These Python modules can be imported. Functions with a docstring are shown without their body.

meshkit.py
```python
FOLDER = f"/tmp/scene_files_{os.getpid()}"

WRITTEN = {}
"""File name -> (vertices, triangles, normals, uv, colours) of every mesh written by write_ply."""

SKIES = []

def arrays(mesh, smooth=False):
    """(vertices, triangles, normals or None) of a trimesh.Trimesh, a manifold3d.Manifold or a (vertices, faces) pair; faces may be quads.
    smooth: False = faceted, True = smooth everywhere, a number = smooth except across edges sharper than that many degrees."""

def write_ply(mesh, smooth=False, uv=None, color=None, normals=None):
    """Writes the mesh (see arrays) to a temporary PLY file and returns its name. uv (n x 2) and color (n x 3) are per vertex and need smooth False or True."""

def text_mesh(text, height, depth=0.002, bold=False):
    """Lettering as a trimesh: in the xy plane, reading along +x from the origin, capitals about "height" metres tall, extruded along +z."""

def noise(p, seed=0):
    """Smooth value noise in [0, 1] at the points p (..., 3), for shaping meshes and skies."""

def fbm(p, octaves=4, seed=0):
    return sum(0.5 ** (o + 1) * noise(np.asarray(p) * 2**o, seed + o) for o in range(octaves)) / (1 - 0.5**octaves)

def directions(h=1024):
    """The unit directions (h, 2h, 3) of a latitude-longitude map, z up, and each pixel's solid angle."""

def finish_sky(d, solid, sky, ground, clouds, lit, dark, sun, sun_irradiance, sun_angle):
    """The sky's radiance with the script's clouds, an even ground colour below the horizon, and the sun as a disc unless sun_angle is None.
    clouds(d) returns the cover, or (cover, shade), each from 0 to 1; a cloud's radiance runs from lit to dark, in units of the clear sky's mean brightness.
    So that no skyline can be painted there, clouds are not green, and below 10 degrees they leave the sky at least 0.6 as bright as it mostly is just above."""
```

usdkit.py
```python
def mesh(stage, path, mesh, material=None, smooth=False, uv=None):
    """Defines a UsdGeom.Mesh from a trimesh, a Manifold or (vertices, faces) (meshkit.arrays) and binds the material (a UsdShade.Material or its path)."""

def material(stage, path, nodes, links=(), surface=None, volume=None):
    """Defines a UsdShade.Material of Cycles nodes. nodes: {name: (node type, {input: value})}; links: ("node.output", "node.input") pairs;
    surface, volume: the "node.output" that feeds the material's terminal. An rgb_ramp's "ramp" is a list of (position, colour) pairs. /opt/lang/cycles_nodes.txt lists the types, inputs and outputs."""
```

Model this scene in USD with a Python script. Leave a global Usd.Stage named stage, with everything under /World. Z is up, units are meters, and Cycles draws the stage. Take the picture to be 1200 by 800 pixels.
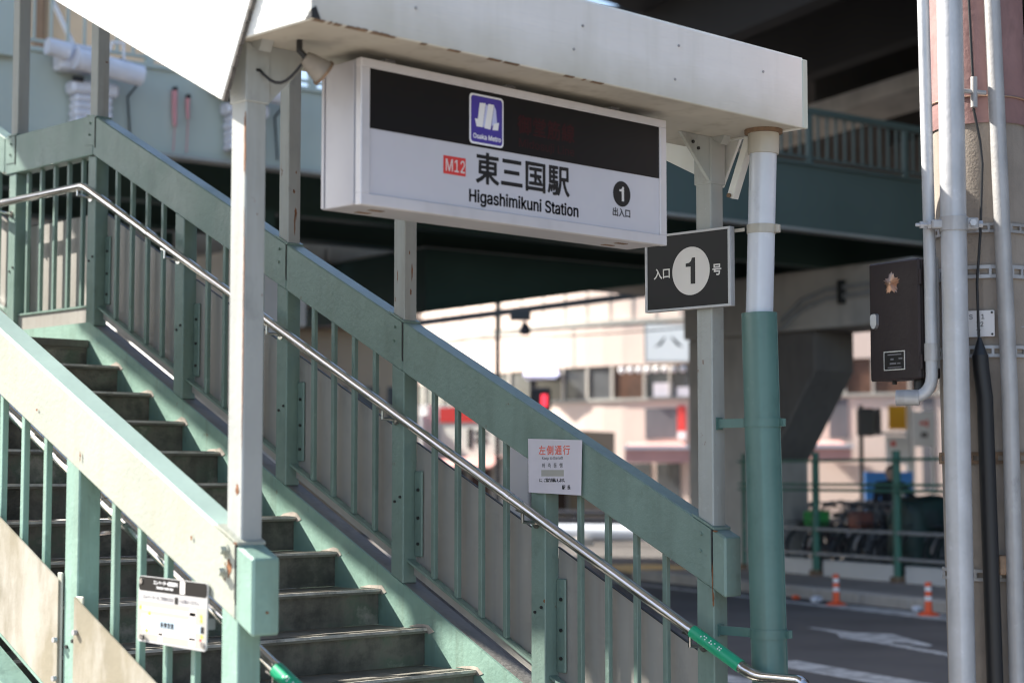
import json, math, random
import numpy as np, trimesh, manifold3d
import shapely
from shapely.geometry import Polygon, LineString
from shapely import affinity
import usdkit, meshkit
from pxr import Usd, UsdGeom, UsdLux, UsdShade, Gf, Sdf

stage = Usd.Stage.CreateInMemory()
UsdGeom.Xform.Define(stage, '/World')
UsdGeom.SetStageUpAxis(stage, 'Z')
random.seed(7)
RNG = np.random.default_rng(7)

# ------------------------------------------------------------------ camera
CAM = np.array([-5.090, -5.402, 1.535])
YAW, PITCH = 0.795436, 0.074372                   # from +x towards +y, upwards
cam = UsdGeom.Camera.Define(stage, '/World/camera')
cam.CreateHorizontalApertureAttr(36.0)
cam.CreateVerticalApertureAttr(24.0)
cam.CreateFocalLengthAttr(63.56)
cam.CreateClippingRangeAttr((0.1, 2000.0))
cam.CreateFStopAttr(2.3)
cam.CreateFocusDistanceAttr(7.0)
cam.CreateExposureAttr(1.5)
fw = np.array([math.cos(PITCH) * math.cos(YAW), math.cos(PITCH) * math.sin(YAW), math.sin(PITCH)])
rt = np.array([math.sin(YAW), -math.cos(YAW), 0.0])
upv = np.cross(rt, fw)
cam.AddTransformOp().Set(Gf.Matrix4d(*rt, 0, *upv, 0, *(-fw), 0, *CAM, 1))

# ------------------------------------------------------------------ sky and sun
SUN = np.array([-0.374, 0.647, 0.666]); SUN /= np.linalg.norm(SUN)
sky = UsdLux.DomeLight.Define(stage, '/World/sky')
sky.GetPrim().SetCustomDataByKey('kind', 'structure')
sky_m = usdkit.material(stage, '/World/Looks/sky_air', {
    't': ('sky_texture', {'sky_type': 'single_scattering', 'sun_disc': False, 'sun_elevation': math.asin(SUN[2]),
                          'sun_rotation': math.atan2(SUN[0], SUN[1]), 'aerosol_density': 1.6, 'air_density': 1.0}),
    'b': ('background_shader', {'strength': 0.10})}, [('t.color', 'b.color')], surface='b.background')
UsdShade.MaterialBindingAPI.Apply(sky.GetPrim()).Bind(sky_m)
sun = UsdLux.DistantLight.Define(stage, '/World/sun')
sun.CreateIntensityAttr(1.25); sun.CreateAngleAttr(0.53); sun.CreateNormalizeAttr(True)
sun.CreateColorAttr((1.0, 0.94, 0.85))
zz = SUN; xx = np.cross([0, 0, 1.0], zz); xx /= np.linalg.norm(xx); yy = np.cross(zz, xx)
sun.AddTransformOp().Set(Gf.Matrix4d(*xx, 0, *yy, 0, *zz, 0, 0, 0, 30, 1))

# ------------------------------------------------------------------ materials
def paint(name, base, var=0.10, rough=0.5, metal=0.0, streak=0.15, dirt=(0.10, 0.09, 0.07), rust=0.0, rust_at=0.66, scale=3.0,
          bump=0.05, fine=60.0, streak_scale=(14, 14, 1.2), spec=0.5, coat=0.0, ripple=0.0, scuff=0.0, zgrime=None, dirt_at=(0.5, 0.75)):
    """Weathered paint, concrete or metal: cloudy tone, run-off streaks, rust spots, uneven gloss and a fine relief."""
    b = np.array(base, float)
    nodes = {
        'g': ('geometry', {}),
        'n': ('noise_texture', {'scale': scale, 'detail': 6.0, 'roughness': 0.6}),
        'r': ('rgb_ramp', {'ramp': [(0.3, tuple(b * (1 - var))), (0.5, tuple(b)), (0.72, tuple(np.minimum(b * (1 + var), 0.95)))]}),
        'm': ('mapping', {'scale': streak_scale}),
        's': ('noise_texture', {'scale': 1.0, 'detail': 5.0, 'roughness': 0.6}),
        'sr': ('map_range', {'from_min': dirt_at[0], 'from_max': dirt_at[1], 'to_min': 0.0, 'to_max': streak, 'clamp': True}),
        'mx': ('mix', {'color2': dirt}),
        'f': ('noise_texture', {'scale': fine, 'detail': 3.0}),
        'bp': ('bump', {'strength': bump, 'distance': 0.02}),
        'rr': ('map_range', {'from_min': 0.3, 'from_max': 0.7, 'to_min': max(rough - 0.1, 0.03), 'to_max': min(rough + 0.12, 1.0), 'clamp': True}),
        'p': ('principled_bsdf', {'metallic': metal, 'specular_ior_level': spec, 'coat_weight': coat}),
    }
    links = [('g.position', 'n.vector'), ('n.fac', 'r.fac'), ('g.position', 'm.vector'), ('m.vector', 's.vector'), ('s.fac', 'sr.value'),
             ('sr.result', 'mx.fac'), ('r.color', 'mx.color1'), ('g.position', 'f.vector'), ('f.fac', 'bp.height'), ('bp.normal', 'p.normal'),
             ('n.fac', 'rr.value'), ('rr.result', 'p.roughness')]
    if ripple:                                      # faint rolled ridges along the sheet
        nodes.update({'rm': ('mapping', {'scale': (2.5, 2.5, 150.0)}), 'rn': ('noise_texture', {'scale': 1.0, 'detail': 2.0}), 'rb': ('bump', {'strength': ripple, 'distance': 0.004})})
        links = [k for k in links if k[0] != 'bp.normal'] + [('g.position', 'rm.vector'), ('rm.vector', 'rn.vector'), ('rn.fac', 'rb.height'), ('bp.normal', 'rb.normal'), ('rb.normal', 'p.normal')]
    out = 'mx.color'
    if rust:
        nodes.update({
            'q': ('noise_texture', {'scale': 7.0, 'detail': 9.0, 'roughness': 0.68}),
            'qr': ('map_range', {'from_min': rust_at, 'from_max': rust_at + 0.05, 'to_min': 0.0, 'to_max': rust, 'clamp': True}),
            'qx': ('mix', {'color2': (0.13, 0.055, 0.022)})})
        links += [('g.position', 'q.vector'), ('q.fac', 'qr.value'), ('qr.result', 'qx.fac'), ('mx.color', 'qx.color1')]
        out = 'qx.color'
    if scuff:                                       # pale scuffs and chips, dark grime spots
        nodes.update({'u': ('noise_texture', {'scale': 16.0, 'detail': 10.0, 'roughness': 0.74}), 'ur': ('map_range', {'from_min': 0.60, 'from_max': 0.70, 'to_min': 0.0, 'to_max': scuff, 'clamp': True}),
                      'ux': ('mix', {'color2': tuple(np.minimum(b * 1.5 + 0.06, 0.9))}), 'dm': ('mapping', {'location': (7.3, 2.1, 4.4), 'scale': (1, 1, 0.6)}),
                      'd': ('noise_texture', {'scale': 9.0, 'detail': 10.0, 'roughness': 0.72}), 'dr': ('map_range', {'from_min': 0.58, 'from_max': 0.72, 'to_min': 0.0, 'to_max': scuff * 1.4, 'clamp': True}),
                      'dx': ('mix', {'color2': tuple(b * 0.38 + 0.006)})})
        links += [('g.position', 'u.vector'), ('u.fac', 'ur.value'), ('ur.result', 'ux.fac'), (out, 'ux.color1'), ('g.position', 'dm.vector'), ('dm.vector', 'd.vector'), ('d.fac', 'dr.value'), ('dr.result', 'dx.fac'), ('ux.color', 'dx.color1')]
        out = 'dx.color'
    if zgrime:                                      # grime that gathers along a lower edge
        za, zb, zc, zm = zgrime
        nodes.update({'zs': ('separate_xyz', {}), 'zn': ('noise_texture', {'scale': 5.0, 'detail': 6.0}), 'za': ('math', {'math_type': 'multiply_add', 'value2': (zb - za) * 1.2, 'value3': 0.0}), 'zd': ('math', {'math_type': 'add'}),
                      'zr': ('map_range', {'from_min': za + (zb - za) * 0.4, 'from_max': zb + (zb - za) * 0.6, 'to_min': zm, 'to_max': 0.0, 'clamp': True}), 'zx': ('mix', {'color2': zc})})
        links += [('g.position', 'zs.vector'), ('g.position', 'zn.vector'), ('zn.fac', 'za.value1'), ('zs.z', 'zd.value1'), ('za.value', 'zd.value2'), ('zd.value', 'zr.value'), ('zr.result', 'zx.fac'), (out, 'zx.color1')]
        out = 'zx.color'
    links.append((out, 'p.base_color'))
    return usdkit.material(stage, '/World/Looks/' + name, nodes, links, surface='p.BSDF')


def plain(name, color, rough=0.5, metal=0.0, **kw):
    return usdkit.material(stage, '/World/Looks/' + name, {'p': ('principled_bsdf', {'base_color': color, 'roughness': rough, 'metallic': metal, **kw})}, [], surface='p.BSDF')


def glowing(name, color, strength):
    return usdkit.material(stage, '/World/Looks/' + name, {'p': ('principled_bsdf', {'base_color': color, 'emission_color': color, 'emission_strength': strength})}, [], surface='p.BSDF')


L = {}
L['green'] = paint('green_paint', (0.172, 0.248, 0.214), 0.12, 0.34, streak=0.30, dirt=(0.085, 0.115, 0.10), rust=0.75, rust_at=0.655, bump=0.10, scuff=0.34)
L['green_faded'] = paint('faded_green_paint', (0.335, 0.355, 0.30), 0.08, 0.55, streak=0.45, dirt=(0.33, 0.305, 0.215), rust=0.7, rust_at=0.71, bump=0.10, scale=2.0, scuff=0.16)
L['green_top'] = paint('pale_green_top_paint', (0.33, 0.45, 0.41), 0.08, 0.5, streak=0.2, dirt=(0.28, 0.36, 0.32), rust=0.5, rust_at=0.74)
L['green_light'] = paint('light_green_paint', (0.215, 0.345, 0.285), 0.14, 0.5, streak=0.45, dirt=(0.12, 0.15, 0.11), rust=0.8, rust_at=0.65, scale=4.0, bump=0.1, scuff=0.32)
L['post_paint'] = paint('grey_post_paint', (0.345, 0.362, 0.345), 0.10, 0.45, streak=0.45, dirt=(0.20, 0.18, 0.135), rust=0.9, rust_at=0.67, scuff=0.25, bump=0.08)
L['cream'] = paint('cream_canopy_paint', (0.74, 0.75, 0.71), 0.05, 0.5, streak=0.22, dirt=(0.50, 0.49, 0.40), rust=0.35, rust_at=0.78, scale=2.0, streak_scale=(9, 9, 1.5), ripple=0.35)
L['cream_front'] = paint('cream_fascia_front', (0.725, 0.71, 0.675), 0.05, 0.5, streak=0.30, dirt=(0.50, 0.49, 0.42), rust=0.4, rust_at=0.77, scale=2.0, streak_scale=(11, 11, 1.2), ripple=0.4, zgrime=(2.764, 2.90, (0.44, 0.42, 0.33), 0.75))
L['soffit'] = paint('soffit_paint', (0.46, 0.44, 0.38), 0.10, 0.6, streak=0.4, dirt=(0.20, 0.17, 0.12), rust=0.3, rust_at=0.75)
L['rust_lip'] = paint('rusted_lip', (0.20, 0.13, 0.08), 0.4, 0.8, streak=0.6, dirt=(0.05, 0.035, 0.025), scale=30)
L['panel'] = paint('grey_panel', (0.345, 0.33, 0.302), 0.08, 0.36, streak=0.45, dirt=(0.24, 0.215, 0.195), scuff=0.15, scale=1.6, bump=0.03, streak_scale=(22, 22, 1.0))
L['panel_worn'] = paint('worn_grey_panel', (0.235, 0.21, 0.15), 0.18, 0.6, streak=0.75, dirt=(0.43, 0.41, 0.36), scale=4.0, bump=0.05, streak_scale=(5, 5, 2.0), scuff=0.2, dirt_at=(0.45, 0.62))
L['tread'] = paint('worn_tread', (0.20, 0.19, 0.165), 0.3, 0.65, streak=0.6, dirt=(0.06, 0.055, 0.045), scale=7, bump=0.25, fine=90, streak_scale=(5, 5, 5))
L['riser_plain'] = paint('dirty_riser', (0.175, 0.16, 0.132), 0.30, 0.6, streak=0.85, dirt=(0.035, 0.032, 0.027), scale=3.5, bump=0.15, streak_scale=(7, 7, 2.0), dirt_at=(0.42, 0.68))
L['riser'] = usdkit.material(stage, '/World/Looks/grimy_riser', {
    'g': ('geometry', {}), 'm': ('mapping', {'scale': (2.6, 2.6, 3.4)}), 'n': ('noise_texture', {'scale': 1.0, 'detail': 9.0, 'roughness': 0.66}),
    'r': ('rgb_ramp', {'ramp': [(0.30, (0.025, 0.023, 0.019)), (0.40, (0.060, 0.056, 0.046)), (0.50, (0.150, 0.136, 0.110)), (0.57, (0.105, 0.130, 0.092)), (0.66, (0.30, 0.275, 0.23)), (0.78, (0.05, 0.065, 0.045))]}),
    'k': ('mapping', {'scale': (10, 10, 2.2)}), 's': ('noise_texture', {'scale': 1.0, 'detail': 4.0}), 'sr': ('map_range', {'from_min': 0.45, 'from_max': 0.7, 'to_min': 0.0, 'to_max': 0.7, 'clamp': True}), 'x': ('mix', {'color2': (0.04, 0.036, 0.03)}),
    'f': ('noise_texture', {'scale': 70.0, 'detail': 4.0}), 'b': ('bump', {'strength': 0.2, 'distance': 0.02}), 'p': ('principled_bsdf', {'roughness': 0.5})},
    [('g.position', 'm.vector'), ('m.vector', 'n.vector'), ('n.fac', 'r.fac'), ('g.position', 'k.vector'), ('k.vector', 's.vector'), ('s.fac', 'sr.value'), ('sr.result', 'x.fac'), ('r.color', 'x.color1'), ('x.color', 'p.base_color'),
     ('g.position', 'f.vector'), ('f.fac', 'b.height'), ('b.normal', 'p.normal')], surface='p.BSDF')
L['shaded_concrete'] = paint('shaded_concrete', (0.16, 0.146, 0.134), 0.15, 0.9, streak=0.4, dirt=(0.08, 0.072, 0.066), scale=1.5, bump=0.1)  # concrete with the shade on the pier haunch painted into its colour
L['old_seal'] = paint('old_sealant', (0.10, 0.09, 0.08), 0.4, 0.85, streak=0.5, dirt=(0.04, 0.035, 0.03), scale=30)
L['casing'] = paint('sign_casing', (0.45, 0.44, 0.465), 0.05, 0.42, metal=0.2, streak=0.2, dirt=(0.33, 0.31, 0.31), bump=0.02)
L['rust'] = paint('rust', (0.20, 0.085, 0.035), 0.45, 0.85, streak=0.6, dirt=(0.07, 0.035, 0.02), scale=40, bump=0.3, streak_scale=(60, 60, 20))
L['chipped'] = paint('chipped_primer', (0.44, 0.385, 0.33), 0.25, 0.7, streak=0.7, dirt=(0.20, 0.25, 0.20), scale=18, rust=0.6, rust_at=0.6, streak_scale=(30, 30, 20))
L['flange_dirty'] = paint('dusty_flange', (0.19, 0.185, 0.175), 0.2, 0.7, streak=0.5, dirt=(0.115, 0.105, 0.095), scale=3, bump=0.2, spec=0.25)
L['worn_edge'] = paint('worn_metal_edge', (0.50, 0.47, 0.41), 0.25, 0.4, metal=0.3, streak=0.8, dirt=(0.12, 0.11, 0.09), scale=12, streak_scale=(14, 5, 5))
L['nosing'] = paint('metal_nosing', (0.17, 0.16, 0.135), 0.25, 0.42, metal=0.35, streak=0.7, dirt=(0.09, 0.08, 0.065), scale=9, streak_scale=(10, 3, 3))
L['steel'] = paint('stainless_steel', (0.60, 0.58, 0.56), 0.06, 0.13, metal=1.0, streak=0.1, dirt=(0.4, 0.38, 0.34), bump=0.02)
L['galv'] = paint('galvanised_steel', (0.43, 0.435, 0.445), 0.12, 0.50, metal=0.35, streak=0.35, dirt=(0.26, 0.25, 0.24), scale=8, bump=0.06, streak_scale=(18, 18, 1.4), scuff=0.22)
L['galv_dull'] = paint('dull_galvanised_steel', (0.36, 0.355, 0.35), 0.14, 0.55, metal=0.3, streak=0.4, dirt=(0.17, 0.15, 0.13), scale=7, bump=0.08, scuff=0.4)
L['alu'] = paint('sign_aluminium', (0.64, 0.62, 0.63), 0.05, 0.40, metal=0.25, streak=0.15, dirt=(0.40, 0.37, 0.35), bump=0.02)
L['acrylic'] = paint('white_acrylic', (0.545, 0.54, 0.575), 0.03, 0.22, streak=0.12, dirt=(0.46, 0.45, 0.46), scale=1.5, bump=0.0, streak_scale=(5, 5, 0.8), coat=0.15)
L['sign_black'] = plain('black_film', (0.011, 0.010, 0.010), 0.42, specular_ior_level=0.22)
L['ink'] = plain('black_ink', (0.02, 0.019, 0.019), 0.45, specular_ior_level=0.25)
L['grey_ink'] = plain('grey_ink', (0.15, 0.145, 0.155), 0.5)
L['dim_red'] = plain('unlit_red_film', (0.034, 0.009, 0.010), 0.42, specular_ior_level=0.22)
L['red'] = plain('red_film', (0.62, 0.055, 0.05), 0.35)
L['red_ink'] = plain('red_ink', (0.72, 0.16, 0.12), 0.5)
L['white'] = paint('white_print', (0.78, 0.78, 0.79), 0.03, 0.45, streak=0.05, bump=0.0)
L['dull_white'] = paint('dull_white_film', (0.66, 0.64, 0.615), 0.04, 0.4, streak=0.12, dirt=(0.4, 0.38, 0.35), bump=0.0)
L['navy'] = plain('navy_film', (0.075, 0.055, 0.30), 0.3)
L['lilac'] = plain('lilac_film', (0.52, 0.55, 0.80), 0.35)
L['paper'] = paint('laminated_paper', (0.62, 0.59, 0.65), 0.03, 0.4, streak=0.05, bump=0.03, fine=14)
L['blue_print'] = plain('pale_blue_print', (0.36, 0.46, 0.54), 0.45)
L['yellow_print'] = plain('yellow_print', (0.85, 0.62, 0.06), 0.45)
L['beige_print'] = plain('beige_print', (0.37, 0.36, 0.325), 0.45)
L['black_metal'] = paint('black_box_paint', (0.026, 0.018, 0.018), 0.12, 0.5, streak=0.3, dirt=(0.04, 0.03, 0.028), scale=4, bump=0.06, spec=0.25)
L['brass'] = plain('worn_brass', (0.50, 0.33, 0.24), 0.38, 0.85)
L['chrome'] = plain('lock_metal', (0.55, 0.55, 0.57), 0.3, 0.9)
L['concrete'] = paint('concrete', (0.49, 0.45, 0.40), 0.14, 0.85, streak=0.5, dirt=(0.19, 0.17, 0.15), scale=1.6, bump=0.15, fine=24, streak_scale=(2.2, 2.2, 0.35))
L['pole_concrete'] = paint('pole_concrete', (0.285, 0.245, 0.205), 0.16, 0.85, streak=0.5, dirt=(0.15, 0.125, 0.105), scale=6, bump=0.12, fine=120, streak_scale=(16, 16, 1.6))
L['pink_wrap'] = paint('pink_pole_wrap', (0.27, 0.155, 0.145), 0.2, 0.55, streak=0.7, dirt=(0.11, 0.07, 0.065), scale=5, bump=0.15, fine=30, streak_scale=(12, 12, 5))
L['rubber'] = plain('black_rubber', (0.012, 0.012, 0.013), 0.45)
L['pvc'] = paint('pale_pvc', (0.56, 0.60, 0.66), 0.05, 0.35, streak=0.18, dirt=(0.36, 0.36, 0.36), scale=4, bump=0.02, scuff=0.2)
L['pvc_green'] = paint('green_painted_pvc', (0.085, 0.168, 0.150), 0.10, 0.34, streak=0.35, dirt=(0.06, 0.095, 0.085), scale=3, bump=0.03, scuff=0.2)
L['grip'] = plain('green_grip', (0.012, 0.34, 0.17), 0.35)
L['asphalt'] = paint('asphalt', (0.118, 0.108, 0.100), 0.3, 0.9, streak=0.4, dirt=(0.135, 0.13, 0.126), scale=0.8, bump=0.6, fine=130, streak_scale=(0.7, 0.25, 1))
L['paving'] = paint('paving', (0.30, 0.262, 0.228), 0.15, 0.9, streak=0.4, dirt=(0.13, 0.12, 0.11), scale=1.5, bump=0.3, fine=50)
L['kerb'] = paint('kerb_stone', (0.43, 0.385, 0.335), 0.15, 0.85, streak=0.4, dirt=(0.18, 0.17, 0.15), scale=2.5, bump=0.3)
L['line'] = paint('road_marking_paint', (0.58, 0.57, 0.54), 0.12, 0.75, streak=0.75, dirt=(0.17, 0.165, 0.16), scale=9, bump=0.2, streak_scale=(6, 6, 5), dirt_at=(0.44, 0.62))
L['line_yellow'] = paint('yellow_marking_paint', (0.52, 0.34, 0.10), 0.12, 0.75, streak=0.6, dirt=(0.20, 0.16, 0.10), scale=9)
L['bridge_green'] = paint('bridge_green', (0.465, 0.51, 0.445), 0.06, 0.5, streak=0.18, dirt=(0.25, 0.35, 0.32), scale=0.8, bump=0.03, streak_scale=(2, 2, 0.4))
L['bridge_green_shaded'] = paint('shaded_bridge_green', (0.085, 0.118, 0.108), 0.10, 0.5, streak=0.25, dirt=(0.06, 0.08, 0.075), scale=0.8, bump=0.03, streak_scale=(2, 2, 0.4))  # bridge green darkened: shade under the viaduct put into the colour
L['brown_tile'] = paint('dark_brown_tile', (0.07, 0.055, 0.045), 0.15, 0.5, scale=0.5)  # dark so the added blocks across the road bounce little light
L['girder_dark'] = paint('dark_green_girder', (0.033, 0.066, 0.057), 0.15, 0.5, streak=0.3, dirt=(0.03, 0.05, 0.045), scale=0.8)
L['flange'] = paint('pale_flange', (0.36, 0.36, 0.33), 0.12, 0.7, streak=0.3, dirt=(0.2, 0.19, 0.17), scale=1.5)
L['viaduct'] = paint('dark_concrete', (0.022, 0.019, 0.017), 0.2, 0.9, streak=0.5, dirt=(0.016, 0.015, 0.014), scale=0.5, bump=0.1)  # one very dark tone for the whole viaduct
L['tan_wall'] = paint('tan_render', (0.50, 0.39, 0.27), 0.06, 0.85, streak=0.2, dirt=(0.36, 0.28, 0.2), scale=0.5)
L['pink_wall'] = paint('pink_tile_wall', (0.64, 0.515, 0.45), 0.04, 0.6, streak=0.12, dirt=(0.55, 0.45, 0.4), scale=0.3)
L['white_wall'] = paint('white_render', (0.80, 0.79, 0.76), 0.04, 0.8, streak=0.12, dirt=(0.6, 0.58, 0.55), scale=0.3)
L['brown_glass'] = paint('brown_tinted_pane', (0.10, 0.052, 0.035), 0.5, 0.25, streak=0.5, dirt=(0.04, 0.03, 0.028), scale=0.5, bump=0.0)
L['dark_glass'] = paint('dark_window_pane', (0.065, 0.07, 0.075), 0.5, 0.15, streak=0.5, dirt=(0.14, 0.14, 0.14), scale=0.4, bump=0.0)
L['frame'] = plain('window_frame', (0.45, 0.42, 0.38), 0.45, 0.3)
L['shutter'] = paint('grey_shutter', (0.12, 0.12, 0.135), 0.1, 0.5, streak=0.2, scale=2)
L['awning'] = paint('pink_awning', (0.55, 0.30, 0.27), 0.12, 0.8, streak=0.3, dirt=(0.4, 0.25, 0.22), scale=1)
L['orange'] = plain('orange_plastic', (0.80, 0.11, 0.035), 0.4)
L['reflective'] = plain('white_reflective_band', (0.75, 0.75, 0.75), 0.35)
L['fence'] = paint('fence_green', (0.045, 0.155, 0.11), 0.1, 0.45, streak=0.2, scale=4)
L['sheet_white'] = paint('white_wrapping', (0.70, 0.70, 0.74), 0.08, 0.6, streak=0.2, dirt=(0.5, 0.5, 0.56), scale=8, bump=0.5, fine=14)
L['ribbon'] = plain('red_ribbon', (0.66, 0.30, 0.30), 0.6)
L['plate_white'] = paint('plate_white', (0.43, 0.43, 0.43), 0.03, 0.45, streak=0.08, bump=0.0)
L['lamp_shell'] = paint('dusty_lamp_shell', (0.22, 0.19, 0.155), 0.2, 0.6, streak=0.5, dirt=(0.12, 0.10, 0.08), scale=20)
L['lit_sign'] = usdkit.material(stage, '/World/Looks/lit_sign', {'p': ('principled_bsdf', {'base_color': (0.8, 0.8, 0.74), 'emission_color': (1.0, 0.99, 0.92), 'emission_strength': 0.13})}, [], surface='p.BSDF')
L['orange_sign'] = plain('orange_sign', (0.80, 0.40, 0.02), 0.5)
L['blue_poster'] = plain('blue_poster', (0.06, 0.26, 0.66), 0.5)
L['tyre'] = plain('tyre_rubber', (0.02, 0.02, 0.02), 0.7)
L['bike_black'] = plain('black_enamel', (0.03, 0.03, 0.035), 0.3)
L['bike_silver'] = plain('silver_enamel', (0.20, 0.205, 0.215), 0.3, 0.6)
L['bike_red'] = plain('maroon_enamel', (0.16, 0.03, 0.035), 0.3)
L['basket_green'] = plain('green_plastic', (0.06, 0.36, 0.09), 0.5)
L['terracotta'] = plain('terracotta_plastic', (0.28, 0.10, 0.07), 0.6)
L['tarp'] = paint('dark_green_tarpaulin', (0.018, 0.04, 0.035), 0.2, 0.5, scale=3, bump=0.4, fine=6)
L['skin'] = plain('skin', (0.48, 0.31, 0.23), 0.55)
L['cloth'] = paint('dark_cloth', (0.022, 0.023, 0.03), 0.2, 0.9, scale=8, bump=0.2)
L['hair'] = plain('black_hair', (0.012, 0.011, 0.01), 0.5)
L['leaf'] = usdkit.material(stage, '/World/Looks/leaf', {
    'd': ('principled_bsdf', {'base_color': (0.045, 0.10, 0.03), 'roughness': 0.5}), 't': ('translucent_bsdf', {'color': (0.08, 0.16, 0.03)}),
    'x': ('mix_closure', {'fac': 0.3})}, [('d.BSDF', 'x.closure1'), ('t.BSDF', 'x.closure2')], surface='x.closure')
L['signal_red'] = glowing('signal_red', (1.0, 0.05, 0.08), 0.7)
L['sign_panel'] = plain('white_sign_panel', (0.80, 0.81, 0.74), 0.4)
L['fastener'] = plain('dark_fastener', (0.05, 0.05, 0.05), 0.5, 0.6)

# ------------------------------------------------------------------ prims
_used = {}
def numbered(parent, name):
    k = (parent, name); n = _used.get(k, 0); _used[k] = n + 1
    return f'{parent}/{name}' if n == 0 else f'{parent}/{name}_{n:03d}'


def tag(prim, label=None, cat=None, group=None, kind=None):
    for k, v in (('label', label), ('category', cat), ('group', group), ('kind', kind)):
        if v:
            prim.SetCustomDataByKey(k, v)
    return prim


def cat_mesh(m):
    m = [x for x in (m if isinstance(m, (list, tuple)) else [m]) if x is not None]
    out = []
    for x in m:
        if hasattr(x, 'to_mesh'):
            t = x.to_mesh(); x = trimesh.Trimesh(np.array(t.vert_properties[:, :3]), np.array(t.tri_verts), process=False)
        out.append(x)
    return out[0] if len(out) == 1 else trimesh.util.concatenate(out)


def parts(t, name, meshes, mat, **kw):
    return [t.part(name, m, mat, **kw) for m in meshes]


class Thing:
    """A prim under /World; its parts are meshes below it. loc is the thing's base."""
    def __init__(self, name, label=None, cat=None, group=None, kind=None, loc=(0, 0, 0), rot=0.0, path=None):
        self.path = path or numbered('/World', name)
        self.x = UsdGeom.Xform.Define(stage, self.path)
        self.loc = np.array(loc, float); self.rot = rot
        if path is None:
            self.x.AddTranslateOp().Set(Gf.Vec3d(*map(float, loc)))
            if rot:
                self.x.AddRotateZOp().Set(math.degrees(rot))
        tag(self.x.GetPrim(), label, cat, group, kind)

    def part(self, name, mesh, mat, label=None, smooth=False, under=None, kind=None, local=False):
        """Meshes come in world coordinates unless local: they are moved into the thing's own frame."""
        m = cat_mesh(mesh).copy()
        if not local:
            m.apply_translation(-self.loc)
            if self.rot:
                m.apply_transform(trimesh.transformations.rotation_matrix(-self.rot, [0, 0, 1]))
        p = numbered(under or self.path, name)
        usdkit.mesh(stage, p, m, L[mat] if isinstance(mat, str) else mat, smooth)
        tag(stage.GetPrimAtPath(p), label, kind=kind)
        return p


def single(name, mesh, mat, label=None, cat=None, group=None, kind=None, smooth=False):
    p = numbered('/World', name)
    usdkit.mesh(stage, p, cat_mesh(mesh), L[mat] if isinstance(mat, str) else mat, smooth)
    return tag(stage.GetPrimAtPath(p), label, cat, group, kind)


def copy_of(src, name, loc, rot, label, cat, group, scale=None):
    p = numbered('/World', name)
    x = UsdGeom.Xform.Define(stage, p)
    x.GetPrim().GetReferences().AddInternalReference(Sdf.Path(src))
    x.ClearXformOpOrder()
    x.AddTranslateOp().Set(Gf.Vec3d(*map(float, loc)))
    x.AddRotateZOp().Set(math.degrees(rot))
    x.GetPrim().SetInstanceable(True)
    return tag(x.GetPrim(), label, cat, group)


# ------------------------------------------------------------------ shapes
def box(x0, x1, y0, y1, z0, z1):
    m = trimesh.creation.box([abs(x1 - x0), abs(y1 - y0), abs(z1 - z0)])
    m.apply_translation([(x0 + x1) / 2, (y0 + y1) / 2, (z0 + z1) / 2]); return m


def hull(pts):
    return trimesh.convex.convex_hull(np.array(pts, float))


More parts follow.
